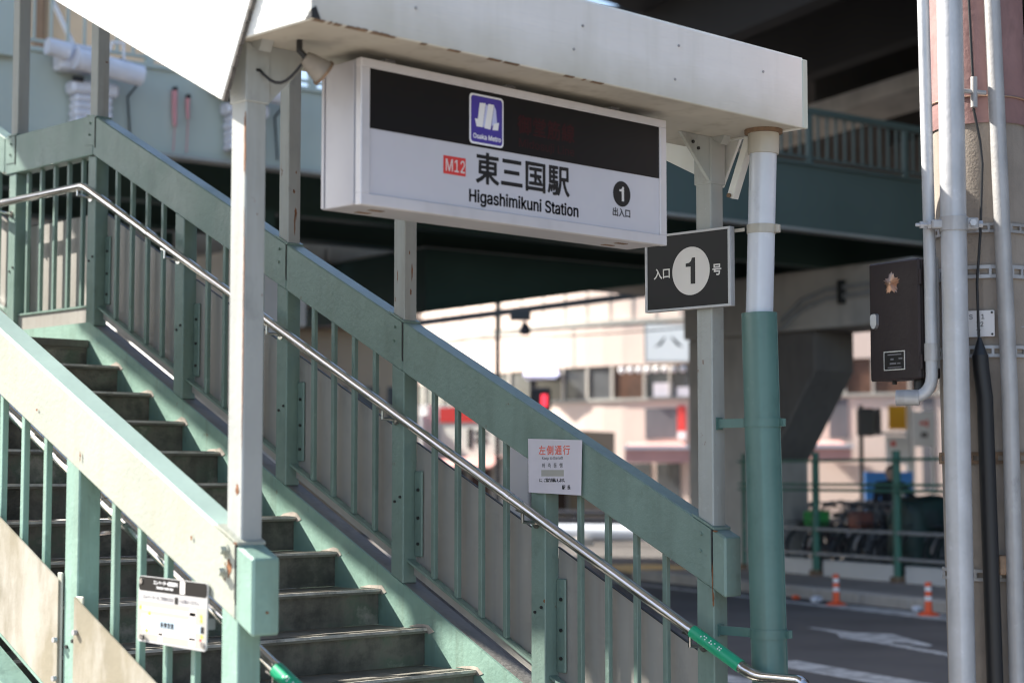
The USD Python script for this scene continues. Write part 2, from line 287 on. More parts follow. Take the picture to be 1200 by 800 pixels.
def cbox(x0, x1, y0, y1, z0, z1, c=0.004):
    """Box with chamfered edges."""
    X, Y, Z = sorted((x0, x1)), sorted((y0, y1)), sorted((z0, z1))
    c = min(c, *(0.45 * (q[1] - q[0]) for q in (X, Y, Z)))
    pts = []
    for i in (0, 1):
        for j in (0, 1):
            for k in (0, 1):
                for a in range(3):
                    d = [c, c, c]; d[a] = 0
                    pts.append([X[i] + d[0] * (1 - 2 * i), Y[j] + d[1] * (1 - 2 * j), Z[k] + d[2] * (1 - 2 * k)])
    return hull(pts)


def ext(poly, h):
    return trimesh.creation.extrude_polygon(poly, h, engine='earcut')


def yz(pts, x0, x1, c=0.0):
    """Polygon in the (y, z) plane extruded from x0 to x1; convex ones may be chamfered."""
    P = Polygon(pts)
    if c:
        a, b = P.buffer(-c), P.buffer(-c).buffer(c, quad_segs=1)
        v = [[x, *q] for x, g in ((x0, a), (x1, a), (x0 + c, b), (x1 - c, b)) for q in g.exterior.coords[:-1]]
        return hull(v)
    m = ext(P, x1 - x0)
    m.apply_transform(np.array([[0, 0, 1, x0], [1, 0, 0, 0], [0, 1, 0, 0], [0, 0, 0, 1.0]])); return m


def placed(poly, depth, o, r, u):
    """Polygon in a plane with origin o, right r and up u, extruded towards the viewer of its front."""
    m = ext(poly, depth)
    r, u = np.array(r, float), np.array(u, float)
    T = np.eye(4); T[:3, 0] = r; T[:3, 1] = u; T[:3, 2] = np.cross(r, u); T[:3, 3] = o
    m.apply_transform(T); return m


def tube(pts, r, sides=16, caps=True, r1=None):
    """Tube along a polyline with mitred joints."""
    p = np.array(pts, float); n = len(p)
    t = np.diff(p, axis=0); t /= np.linalg.norm(t, axis=1, keepdims=True)
    tn = np.vstack([t[:1], [(a + b) / np.linalg.norm(a + b) for a, b in zip(t[:-1], t[1:])], t[-1:]]) if n > 2 else np.vstack([t, t])
    a = np.cross(t[0], [0, 0, 1.0] if abs(t[0][2]) < 0.9 else [1.0, 0, 0]); a /= np.linalg.norm(a)
    V = []; ang = np.arange(sides) * 2 * np.pi / sides
    for i in range(n):
        if i:
            a = a - t[i - 1] * (a @ t[i - 1]); a /= np.linalg.norm(a)
        seg = t[min(i, n - 2)]
        a2 = a - seg * (a @ seg) if i < n - 1 else a
        a2 = a2 / np.linalg.norm(a2)
        b = np.cross(seg, a2)
        rr = r if r1 is None else r + (r1 - r) * i / (n - 1)
        ring = rr * (np.cos(ang)[:, None] * a2 + np.sin(ang)[:, None] * b)
        d = tn[i]
        ring = ring - np.outer((ring @ d) / max(seg @ d, 0.2), seg)
        V.append(p[i] + ring); a = a2
    V = np.vstack(V); F = []
    for i in range(n - 1):
        for j in range(sides):
            k = (j + 1) % sides
            F += [[i * sides + j, i * sides + k, (i + 1) * sides + k], [i * sides + j, (i + 1) * sides + k, (i + 1) * sides + j]]
    if caps:
        V = np.vstack([V, p[0], p[-1]]); c0, c1 = len(V) - 2, len(V) - 1
        for j in range(sides):
            k = (j + 1) % sides
            F += [[c0, k, j], [c1, (n - 1) * sides + j, (n - 1) * sides + k]]
    return trimesh.Trimesh(V, F, process=False)


def arc(p0, p1, p2, n=6, cut=0.06):
    """Rounds the corner p1 of a polyline."""
    p0, p1, p2 = map(lambda q: np.array(q, float), (p0, p1, p2))
    a = p1 + (p0 - p1) / np.linalg.norm(p0 - p1) * cut; b = p1 + (p2 - p1) / np.linalg.norm(p2 - p1) * cut
    return [(1 - s) ** 2 * a + 2 * s * (1 - s) * p1 + s * s * b for s in np.linspace(0, 1, n)]


def bar(p0, p1, w, h, up=(0, 0, 1)):
    """Rectangular bar from p0 to p1, w across and h along up."""
    p0, p1 = np.array(p0, float), np.array(p1, float)
    t = (p1 - p0); ln = np.linalg.norm(t); t /= ln
    s = np.cross(t, up); s /= np.linalg.norm(s); u = np.cross(s, t)
    m = trimesh.creation.box([ln, w, h]); T = np.eye(4); T[:3, 0] = t; T[:3, 1] = s; T[:3, 2] = u; T[:3, 3] = (p0 + p1) / 2
    m.apply_transform(T); return m


def cyl(c, r, h, axis=(0, 0, 1), sides=20, r1=None):
    c = np.array(c, float); ax = np.array(axis, float) / np.linalg.norm(axis)
    return tube([c, c + ax * h], r, sides, r1=r1)


def revolve(prof, c, sides=24):
    m = trimesh.creation.revolve(np.array(prof, float), sections=sides); m.apply_translation(c); return m


# lettering: outlines of the characters, in hundredths of their height
GLYPHS = json.loads(r'''{"東":"2,-1 3,2 17,8 33,19 15,20 13,22 14,60 15,61 44,62 43,66 6,66 5,67 5,77 43,77 44,86 54,86 56,85 56,77 94,77 96,76 96,66 95,66 56,65 56,61 86,61 88,60 88,21 86,20 67,19 79,10 98,1 98,-1 92,-9 86,-7 74,-1 64,6 57,13 56,13 56,-9 54,-10 45,-10 44,-9 43,13 30,2 10,-9 7,-8/56,31 76,30 76,36 56,36/56,46 76,46 76,51 56,51/24,31 43,30 44,36 25,36/24,46 43,46 44,51 25,51","三":"4,7 6,9 94,9 95,8 95,-2 94,-3 6,-3 4,-1;10,66 10,76 11,77 89,77 90,75 90,66 88,65 12,65;17,43 18,44 81,44 82,42 82,33 81,32 17,32","国":"6,80 8,82 93,81 93,-9 92,-10 83,-10 81,-9 81,-5 19,-5 18,-9 17,-10 8,-10 7,-9/19,70 18,6 81,6 81,71;21,12 21,20 22,21 44,22 44,34 26,34 25,35 26,45 44,45 44,55 23,55 22,57 22,66 77,66 78,65 78,56 77,55 55,55 55,45 75,44 75,35 68,34 76,26 77,24 76,22 80,20 80,12 79,11 22,11/56,34 55,22 65,21 65,23 57,31 58,34","駅":"1,-2 5,12 6,22 7,24 13,24 15,22 25,24 28,24 29,25 8,26 7,27 7,81 8,82 47,82 48,81 48,73 47,72 33,71 34,67 44,67 46,66 46,58 45,57 33,56 34,52 45,52 46,51 46,43 45,42 34,42 33,37 48,36 48,11 50,18 52,33 52,81 53,82 94,82 95,38 94,37 79,37 81,26 88,10 99,-2 99,-4 93,-10 90,-10 86,-7 79,3 72,18 67,37 63,36 62,23 59,8 56,-2 51,-10 48,-10 44,-7 38,-10 26,-10 25,-9 23,-3 23,-1 35,0 36,7 34,8 32,12 32,11 33,6 32,4 26,3 23,13 22,1 19,0 16,0 15,1 14,10 11,-1 8,-5/63,71 63,48 84,48 84,71/35,26 36,24 37,23 37,26/31,13 32,13 32,14/17,37 23,37 23,42 17,42/17,52 23,52 23,57 17,57/23,71 17,72 17,67 23,67","出":"8,35 10,36 19,36 21,35 21,7 44,7 44,38 14,39 13,40 13,76 14,77 24,77 25,76 25,50 43,50 44,85 45,86 54,86 56,85 56,50 75,50 76,77 87,77 87,40 86,39 56,38 56,8 79,7 79,35 81,36 90,36 92,35 92,-9 91,-10 80,-10 79,-4 9,-4 8,-3","入":"2,-2 3,1 15,8 25,18 33,30 39,42 43,59 33,70 28,74 28,78 33,84 35,84 40,81 49,71 58,58 72,31 78,21 89,9 98,3 98,1 94,-9 91,-9 80,-1 67,15 52,43 41,19 28,2 12,-9 10,-9","口":"10,74 11,76 89,76 90,-6 89,-7 79,-7 78,-6 77,1 23,1 22,-7 21,-8 11,-7/22,13 77,13 77,64 23,64","号":"4,36 4,45 5,46 94,46 95,45 95,36 94,35 37,35 35,28 83,28 82,15 78,-1 73,-7 67,-10 46,-9 42,1 44,2 64,1 68,6 70,17 19,17 18,20 23,35 5,35;17,81 18,82 82,82 83,81 83,52 18,51 17,52/29,71 28,62 71,62 71,71","御":"-1,36 11,50 21,66 27,65 29,65 36,86 44,85 46,84 45,76 66,75 68,79 95,79 96,78 96,12 95,9 93,6 88,5 80,5 78,9 78,-9 76,-10 67,-10 66,2 27,-5 24,2 23,-9 14,-10 12,-8 12,32 8,28 5,27 -1,35/78,16 85,16 85,68 78,67/55,11 67,12 67,23 55,23/55,34 67,34 67,42 55,42/66,65 55,64 55,53 67,53/23,6 29,7 29,37 30,39 39,39 40,37 40,9 44,9 44,42 28,42 27,43 26,52 23,48/40,64 35,53 44,53 44,64/26,52 27,52 30,54 27,55;1,64 11,76 18,86 20,86 29,83 28,80 22,71 8,57 6,57","堂":"5,2 6,3 44,3 43,11 14,11 13,13 13,21 15,22 44,23 43,28 21,29 21,55 80,55 80,29 56,28 56,23 86,22 89,20 88,12 56,11 56,3 95,3 96,2 95,-7 6,-8 5,-7/32,39 68,39 69,45 32,45;5,69 7,70 20,70 20,73 15,79 15,82 22,85 26,83 35,70 44,70 44,84 45,86 55,86 56,70 65,70 74,84 79,85 86,82 86,80 80,70 94,70 95,69 95,46 94,44 85,44 84,45 84,59 17,59 16,45 15,44 6,44 5,45","筋":"1,59 1,61 10,72 18,86 26,85 28,84 27,77 49,77 51,76 56,86 60,86 67,84 66,77 95,77 96,76 96,68 95,67 78,67 81,58 79,56 71,53 72,48 93,48 94,47 93,13 92,3 90,-6 87,-8 82,-10 69,-10 68,-9 66,1 67,2 79,1 81,5 82,12 83,37 72,37 70,22 67,10 60,-1 52,-10 49,-10 45,-7 37,-10 26,-10 23,-1 24,1 35,1 35,13 21,13 18,-1 11,-11 9,-11 3,-7 3,-4 7,3 10,17 11,53 7,54/46,48 60,48 60,58 61,59 68,60 64,67 59,67 49,54 46,54/46,2 47,2 52,7 57,17 60,30 60,37 46,37/36,67 38,60 37,56 43,56 39,59 39,61 44,67/22,24 35,23 35,29 23,30/22,41 35,40 35,45 23,45/13,56 27,56 27,57 23,65 21,67","線":"2,52 2,55 6,58 11,66 20,85 23,86 30,83 31,80 18,57 22,57 23,58 31,71 37,69 40,66 40,65 30,48 35,47 39,32 60,32 63,31 63,36 44,36 43,37 44,76 59,76 63,86 74,84 74,82 72,76 92,76 93,73 93,38 91,35 96,30 83,17 92,7 98,3 98,1 93,-6 90,-6 81,2 75,10 73,-6 71,-9 68,-10 55,-10 52,-3 52,0 63,1 62,19 59,11 53,4 42,-5 39,-5 34,1 34,3 31,2 30,3 28,13 28,-3 24,-5 19,-5 17,13 16,14 11,-7 8,-8 3,-6 2,-3 4,5 7,21 4,24 2,32 7,36 15,46 5,45/75,36 78,27 86,36/54,47 81,46 82,51 55,51/54,61 81,61 82,65 55,66/36,22 40,7 47,13 51,21 41,21 39,22/9,22 16,20 19,21 25,21 27,23 30,24 30,25 29,26 27,26 12,23/27,14 28,14 27,15/21,36 27,36 26,41 24,40","左":"6,-3 2,5 17,25 30,56 29,58 5,58 5,68 32,68 35,85 41,86 46,84 44,68 95,67 94,58 41,58 37,42 91,41 91,31 65,30 65,4 96,4 96,-6 22,-6 22,4 55,4 54,31 32,31 20,9 9,-3","側":"74,-9 72,1 84,1 84,84 94,85 95,-3 89,-9;68,14 68,76 77,76 78,15;0,44 13,63 23,86 30,84 32,80 62,80 63,16 58,14 66,-2 58,-6 48,11 51,15 44,15 47,11 33,-9 25,-4 23,-9 14,-9 13,41 5,34/41,34 41,24 53,24 53,33/41,52 41,43 53,43 53,52/41,71 41,62 53,62 53,71/31,77 24,63 25,-2 37,14 31,16","通":"2,-2 17,13 17,37 3,38 3,48 27,48 27,12 34,8 34,59 55,62 44,66 47,73 35,73 36,83 88,83 93,79 91,75 76,63 79,61 93,61 91,8 73,5 71,14 83,15 83,21 69,22 69,7 59,6 58,22 46,22 45,7 41,5 49,2 98,4 96,-6 47,-7 34,-4 21,4 8,-9/69,32 82,31 83,37 69,37/69,47 82,46 83,52 69,52/55,73 64,69 72,73/45,32 58,31 59,37 46,37/45,47 58,46 59,52 46,52;5,76 12,82 30,66 30,63 25,58 22,58","行":"38,43 38,52 97,52 97,42 82,42 82,-2 78,-8 56,-9 53,-2 53,1 71,1 71,42;42,80 94,80 95,70 42,70;1,32 21,52 30,64 39,62 39,59 28,44 27,-10 18,-9 18,32 7,24;2,61 2,64 11,70 26,86 35,83 31,75 9,55","靠":"3,8 34,9 34,12 8,13 9,20 34,21 34,23 5,24 6,32 34,32 34,36 16,37 16,57 86,57 86,37 67,36 66,32 94,32 95,24 67,23 66,21 91,20 92,13 67,12 66,9 97,9 97,0 67,0 66,-9 56,-9 55,36 45,35 45,-9 34,-9 34,0 4,0/26,49 26,45 76,45 75,49;5,59 5,68 10,68 23,86 31,84 31,80 44,80 45,86 55,86 56,80 87,80 87,71 56,71 56,68 95,66 95,59/44,71 24,68 45,69","좌":"65,84 76,84 76,47 91,46 90,37 76,36 76,-9 65,-9;5,9 3,20 26,20 27,38 38,37 39,20 62,20 62,13 41,10;8,32 4,41 20,50 27,63 26,66 7,66 7,77 58,76 58,66 38,66 44,52 60,42 55,33 41,39 33,49 23,38 11,31","측":"3,37 87,39 88,30 4,29;9,50 25,53 35,59 39,65 38,66 12,66 13,76 39,76 41,85 51,85 52,76 80,76 80,66 52,66 59,57 83,50 80,41 61,45 46,55 34,46 15,41 11,41;12,22 77,23 78,-9 67,-9 66,12 13,13","통":"3,28 4,37 40,37 39,42 14,43 14,82 78,82 77,73 26,72 26,67 75,67 75,58 26,58 26,52 78,52 78,42 52,42 52,37 87,37 88,27;13,4 14,12 19,18 38,23 66,21 73,18 78,11 78,3 72,-5 55,-9 27,-8 19,-4/26,5 33,1 53,0 65,3 66,9 58,13 39,14 27,11","행":"20,10 22,16 32,23 59,26 78,20 82,15 84,7 81,0 73,-6 59,-9 44,-9 26,-4 20,3/32,6 38,2 56,0 68,3 72,10 65,15 47,16 33,12;3,73 22,74 22,84 33,84 34,73 52,73 53,83 62,83 63,61 71,60 72,84 83,84 83,25 72,25 71,50 63,50 63,28 52,28 52,64 4,64;7,50 14,59 23,62 32,62 40,60 45,55 48,42 42,32 24,28 16,30 9,37/18,43 22,38 31,38 37,42 37,48 33,52 25,53 18,49","ご":"82,81 83,84 91,86 99,70 91,67;20,60 21,71 57,70 74,71 71,80 76,82 80,80 87,68 87,65 81,63 77,66 75,59;14,12 16,30 23,31 27,30 25,17 30,9 41,6 59,6 83,10 84,0 65,-5 37,-5 21,1","協":"2,59 15,60 15,86 25,86 25,60 37,59 37,51 47,56 55,65 38,66 38,75 57,75 59,86 69,86 68,75 92,75 91,55 87,46 82,43 82,34 96,33 95,3 93,-6 88,-9 77,-9 75,0 84,0 86,5 87,24 81,24 77,8 67,-8 63,-9 59,-5 55,-9 44,-9 41,-2 50,-1 52,8 53,24 48,24 45,8 36,-7 30,-9 26,-4 24,-9 16,-9 15,49 3,49/48,45 49,34 72,34 72,43 68,44 66,52 79,52 81,65 66,66 61,55/61,2 68,11 71,24 63,24 62,22/25,-2 33,5 37,18 38,24 29,25 30,34 39,34 39,41 34,49 25,49","力":"4,-4 4,-2 15,6 29,21 36,36 39,52 8,53 7,64 39,64 40,86 50,86 50,64 92,63 88,10 85,-2 80,-7 56,-9 53,2 72,2 75,4 79,22 81,53 50,53 45,29 35,10 25,-1 12,-10","お":"67,63 73,71 95,58 96,53 92,47 90,47;9,13 15,27 30,37 31,46 30,53 12,53 10,62 30,63 31,82 43,81 42,65 62,67 61,57 42,54 42,41 56,44 70,43 80,38 88,26 87,14 83,5 72,-2 63,-4 52,-5 48,5 67,9 75,14 77,26 68,33 56,34 42,30 41,3 34,-5 25,-4 17,0 11,6/20,14 24,9 31,8 31,25 21,18","願":"2,-4 7,22 8,81 97,81 96,72 79,72 77,67 78,65 95,64 95,10 87,9 99,-3 97,-7 91,-9 77,4 79,9 69,9 73,5 61,-5 51,-9 46,-2 62,9 54,10 55,5 47,2 40,19 40,-5 37,-9 24,-9 22,-2 13,2 9,-8/64,19 84,19 84,25 65,25/64,34 84,34 84,40 65,41/84,49 84,56 64,56 65,49/39,66 52,65 52,25 40,25 40,22 48,23 54,11 55,65 67,65 68,71 41,72/28,34 42,34 42,40 29,41/28,50 42,49 42,56 29,56/14,7 16,8 21,23 30,22 30,25 19,27 19,63 29,65 29,72 17,71 17,30/23,0 30,0 30,20 29,20","い":"65,64 66,66 76,69 80,63 91,36 93,16 83,13 76,45;13,34 12,72 23,72 23,37 31,13 34,10 40,13 47,30 56,23 50,7 41,-2 32,-2 27,0 18,11","し":"22,29 23,80 31,80 35,80 34,15 36,9 44,5 61,6 74,14 84,26 91,16 83,6 68,-3 57,-6 40,-6 31,-3 24,5","ま":"16,8 18,17 26,24 48,27 47,37 17,39 17,49 48,48 47,59 19,60 17,62 19,71 47,69 48,81 59,81 59,69 85,71 84,61 58,58 59,48 86,50 85,40 59,37 59,24 75,18 88,9 84,-1 60,13 59,3 55,-2 45,-6 34,-6 23,-2/28,8 35,4 45,5 48,8 48,16 31,16 27,12","す":"9,56 9,67 53,68 52,81 64,81 65,69 95,68 93,58 64,58 64,43 67,34 65,16 54,2 37,-7 27,0 27,2 44,9 50,14 40,16 34,20 29,28 29,37 37,49 53,52 53,57/40,32 43,26 50,25 55,29 55,37 51,42 45,42 41,39","。":"2,9 5,20 15,26 28,24 36,14 34,-1 23,-8 10,-5 4,2/12,6 16,1 22,1 27,5 28,11 25,16 18,18 12,14","長":"4,28 5,37 21,38 22,82 86,82 86,73 32,72 33,67 83,67 83,58 32,57 33,52 83,52 83,43 33,43 32,38 96,37 96,28 90,27 91,23 73,11 81,6 98,1 98,-2 94,-9 89,-9 68,0 58,8 56,0 19,-9 15,0 20,6 20,27/57,27 64,17 79,27/30,5 55,10 44,27 31,27","に":"39,21 41,29 50,29 50,15 53,12 74,10 91,12 91,2 77,-1 50,1 41,8;44,59 45,70 88,70 87,59;11,40 16,77 27,77 21,26 26,33 32,29 32,26 23,-5 14,-3 11,16","、":"4,16 4,18 12,24 36,0 27,-7","エ":"7,3 8,15 44,15 44,57 13,57 14,69 87,69 87,57 56,57 55,15 92,15 92,2","レ":"21,2 23,77 34,76 33,11 61,23 75,33 85,45 92,37 91,34 80,23 51,5 29,-3","ベ":"4,25 34,61 44,63 63,46 95,12 95,9 86,2 42,51 35,46 14,17;75,70 76,73 83,75 93,56 85,53;62,65 63,67 70,70 80,52 71,48","ー":"9,33 9,45 91,45 90,32","タ":"8,38 9,41 20,49 31,60 44,84 55,80 50,69 82,70 89,65 82,45 72,28 82,20 82,17 76,10 64,19 49,5 27,-6 17,1 17,3 40,13 54,25 34,41 42,48 62,35 72,51 73,59 43,59 33,45 17,32","経":"2,53 11,65 22,87 30,84 30,80 18,57 24,58 32,72 40,68 40,63 30,49 34,48 38,41 59,51 47,71 40,72 41,80 87,81 93,79 88,65 77,51 99,40 94,33 74,40 74,28 91,27 93,19 74,17 73,4 95,3 97,-6 41,-7 40,1 34,2 28,20 33,24 33,27 5,23 2,32 16,46 5,45/58,71 68,58 78,71/68,44 65,41 71,41/37,23 43,3 63,3 63,17 44,18 45,27 63,28 63,40 46,33 41,34 42,26/21,37 29,37 27,44 26,44;20,-5 17,20 26,22 29,-4;2,-6 6,20 15,20 16,14 11,-8","路":"4,-5 2,5 7,7 8,41 17,40 17,9 22,11 22,47 7,49 8,82 42,82 44,59 51,68 59,86 68,84 67,76 86,76 91,73 89,66 77,46 86,38 98,32 95,23 91,22 90,-9 81,-9 80,-5 59,-5 58,-9 49,-9 48,22 44,21 39,27 31,26 31,13 44,15 45,5 7,-5/59,5 80,4 80,20 59,20/70,38 62,30 78,30/62,66 70,54 77,66/48,47 31,47 31,37 43,37 45,33 62,46 56,55/18,73 17,57 33,57 33,72","案":"2,-1 34,15 4,16 4,25 45,26 44,31 22,27 7,27 5,36 32,39 18,41 17,44 25,52 5,53 7,79 42,79 41,84 48,87 51,87 56,79 94,79 95,52 75,52 67,42 91,35 93,32 87,27 83,27 53,34 55,25 96,25 96,16 66,15 82,6 98,2 98,-2 93,-9 73,-2 56,11 55,-9 45,-9 44,10 30,0 11,-8 7,-8/48,62 83,62 84,69 50,70/35,48 52,45 62,52 39,52/16,62 34,62 39,69 17,70","内":"9,69 44,69 45,86 55,86 56,69 91,69 91,-5 82,-9 66,-9 64,2 81,2 81,16 73,13 51,36 42,23 30,13 24,11 19,16 19,-9 9,-9/55,47 80,21 81,21 81,58 56,59/19,21 27,24 37,34 43,47 44,58 19,58","を":"8,29 30,58 11,60 10,70 34,70 37,82 48,80 46,70 75,72 75,63 42,59 37,50 52,50 60,43 86,54 90,46 89,43 61,32 60,12 50,13 49,26 40,19 38,14 38,8 45,5 82,7 82,-5 46,-6 36,-4 29,2 27,7 28,20 36,29 49,37 45,41 30,37 17,23","利":"64,-1 82,1 82,84 92,84 93,-2 87,-9 69,-10;58,16 58,73 67,74 68,16;6,4 2,14 11,24 21,43 21,45 4,45 4,55 24,56 24,69 5,66 3,76 47,85 53,77 35,72 35,56 54,55 54,45 36,45 35,40 54,23 49,16 47,16 35,26 35,-9 24,-9 24,26 9,5","用":"2,-4 9,7 13,25 14,79 90,79 91,2 87,-7 64,-9 62,-2 62,2 80,2 79,21 56,21 55,-9 45,-8 45,21 23,21 20,5 13,-6 9,-10/56,32 79,31 80,45 57,45/56,56 79,56 80,68 57,69/24,32 45,31 45,45 24,45/24,56 45,56 45,68 25,69","の":"7,27 9,45 18,59 29,68 45,73 61,73 77,67 87,55 92,42 91,24 86,13 75,2 59,-4 52,-5 47,5 69,13 79,24 81,33 80,46 76,52 68,60 57,63 49,27 43,14 35,5 30,3 18,5 13,11/19,28 24,16 29,16 33,21 41,40 45,62 34,58 24,49 19,39","方":"3,-3 19,11 24,18 29,30 32,48 32,59 5,59 5,69 48,69 42,83 52,87 61,69 95,68 95,59 44,58 43,45 85,45 82,8 78,-3 74,-7 51,-9 46,-1 47,2 67,2 69,4 73,19 73,35 42,35 35,15 20,-4 9,-9","は":"36,15 38,20 47,27 66,28 65,50 40,50 38,60 65,60 64,78 76,79 76,61 93,62 92,52 76,50 77,25 94,14 96,12 95,7 92,2 89,2 77,12 77,6 71,-2 63,-5 52,-5 38,2/46,14 51,6 62,6 66,11 66,17 62,19 51,18;10,15 10,41 15,78 25,79 27,77 22,51 20,25 25,32 30,30 31,26 24,7 23,-5 13,-4","大":"3,-3 3,0 16,6 28,17 41,43 40,46 5,46 5,56 43,57 45,86 55,86 55,57 95,57 95,46 59,46 66,29 75,16 88,5 97,1 98,-2 91,-9 77,-2 68,6 50,35 40,14 27,0 11,-9","へ":"4,27 34,62 44,66 52,61 97,10 88,2 42,53 36,48 14,19","進":"2,0 16,12 16,37 5,38 5,47 25,48 24,52 37,67 45,85 55,83 50,70 63,70 59,82 69,84 76,70 95,70 94,60 73,60 73,53 91,52 91,45 73,44 73,37 91,37 91,28 73,27 73,20 96,20 96,10 38,10 36,48 32,44 27,45 27,12 38,6 50,3 98,5 95,-6 45,-7 22,2 9,-9/47,20 62,20 62,27 47,27/47,37 62,37 62,43 47,44/47,54 62,53 62,60 47,60;4,77 10,84 13,84 30,66 20,59","み":"5,15 6,24 11,34 26,44 40,46 48,64 47,66 22,64 22,76 59,77 64,71 52,46 74,38 75,54 86,53 84,33 96,26 91,14 82,20 74,7 55,-8 46,0 58,7 68,17 72,27 66,30 46,35 34,9 24,2 16,2 10,5/17,16 22,13 26,17 34,35 25,32 19,27 16,22","く":"19,37 22,45 64,82 72,73 34,42 32,38 70,5 74,-1 65,-8 26,27","だ":"80,76 80,78 87,80 96,67 96,63 89,61;42,16 45,25 53,24 53,11 56,7 76,5 88,8 89,-3 74,-5 52,-3 45,2;49,48 87,48 87,38 49,38;69,71 70,74 77,76 85,59 77,57;5,54 6,63 29,63 30,80 43,79 40,64 59,67 58,56 38,53 31,27 18,-7 8,-4 7,-2 20,27 26,52","さ":"14,55 15,65 52,63 48,77 50,81 60,81 64,65 84,70 87,69 87,66 87,59 68,54 83,31 78,23 52,26 53,36 66,35 57,54 22,53;17,12 20,30 23,35 28,34 33,33 28,21 31,10 44,5 77,8 77,-2 61,-5 38,-5 24,1","新":"2,5 13,25 4,26 3,34 23,36 23,43 3,44 3,52 15,53 11,66 5,66 5,76 22,76 20,84 27,87 30,85 35,76 52,76 52,66 46,66 42,53 53,52 54,77 85,84 95,78 90,74 64,68 64,52 98,51 97,42 87,42 85,-9 76,-9 75,42 64,42 62,13 53,-9 45,-4 48,4 42,5 34,20 33,-4 29,-7 17,-8 15,2 23,2 23,26 16,25 20,23 21,20 11,2/52,35 53,30 54,43 34,43 34,35/42,25 49,12 50,12 53,26/34,26 35,22 39,25/22,66 24,53 31,52 35,66","ア":"11,63 12,75 90,74 95,70 84,52 66,35 58,41 58,44 73,56 77,63;16,2 30,10 40,24 43,38 43,56 55,56 53,28 45,9 26,-5"}''')
def glyph(ch):
    out = []
    for part in GLYPHS[ch].split(';'):
        rings = [[tuple(map(float, q.split(','))) for q in r.split()] for r in part.split('/')]
        out.append(Polygon(rings[0], rings[1:]).buffer(0))
    return affinity.scale(shapely.union_all(out), 0.01, 0.01, origin=(0, 0))


def kanji(text, size, depth, o, r, u, pitch=1.0, sx=1.0):
    ms = []
    for i, ch in enumerate(text):
        if ch == ' ':
            continue
        g = affinity.translate(affinity.scale(glyph(ch), size * sx, size, origin=(0, 0)), i * size * pitch * sx, 0)
        for q in getattr(g, 'geoms', [g]):
            ms.append(placed(q, depth, o, r, u))
    return cat_mesh(ms)


def latin(text, height, depth, o, r, u, bold=False, width=None, sx=1.0):
    m = meshkit.text_mesh(text, height, depth, bold)
    if width:
        sx = width / m.extents[0]
    m.apply_scale([sx, 1, 1])
    r, u = np.array(r, float), np.array(u, float)
    T = np.eye(4); T[:3, 0] = r; T[:3, 1] = u; T[:3, 2] = np.cross(r, u); T[:3, 3] = o
    m.apply_transform(T); return m


ONE = [(0.62, 0), (0.62, 1.0), (0.47, 1.0), (0.42, 0.88), (0.33, 0.815), (0.16, 0.795), (0.16, 0.665), (0.40, 0.665), (0.40, 0)]
def one(h, depth, o, r, u):
    return placed(affinity.scale(Polygon(ONE), h, h, origin=(0, 0)), depth, o, r, u)


def rect(x0, x1, y0, y1, rad=0.0):
    p = shapely.box(x0, y0, x1, y1)
    return p.buffer(-rad).buffer(rad, quad_segs=5) if rad else p


def disc(x, y, r, sx=1.0):
    return affinity.scale(shapely.Point(x, y).buffer(r, quad_segs=12), sx, 1.0)

# ================================================================== ROAD AND GROUND
R = np.array([0.345, 0.939])                       # the road runs this way
RP = np.array([0.939, -0.345])                     # across it
def rd(a, b, z=0.0):
    """a metres along the road, b metres across it, from the foot of the stairs."""
    return np.array([*(a * R + b * RP), z])


def rd_box(a0, a1, b0, b1, z0, z1, c=0.0):
    m = cbox(a0, a1, -b1, -b0, z0, z1, c) if c else box(a0, a1, -b1, -b0, z0, z1)
    T = np.eye(4); T[:2, 0] = R; T[:2, 1] = -RP
    m.apply_transform(T); return m


def rd_sheet(poly, z):
    """Flat sheet lying on the road: polygon in (along, across)."""
    m = ext(Polygon(poly), 0.002)
    v = np.array(m.vertices); w = v[:, :1] * R + v[:, 1:2] * RP
    f = np.array(m.faces)[:, ::-1]
    return trimesh.Trimesh(np.c_[w, v[:, 2] + z], f, process=False)


single('ground', box(-300, 300, -300, 300, -0.5, -0.006), 'asphalt', kind='structure')
single('road', rd_sheet([(-80, 2.2), (140, 2.2), (140, 9.45), (-80, 9.45)], -0.002), 'asphalt', kind='structure')
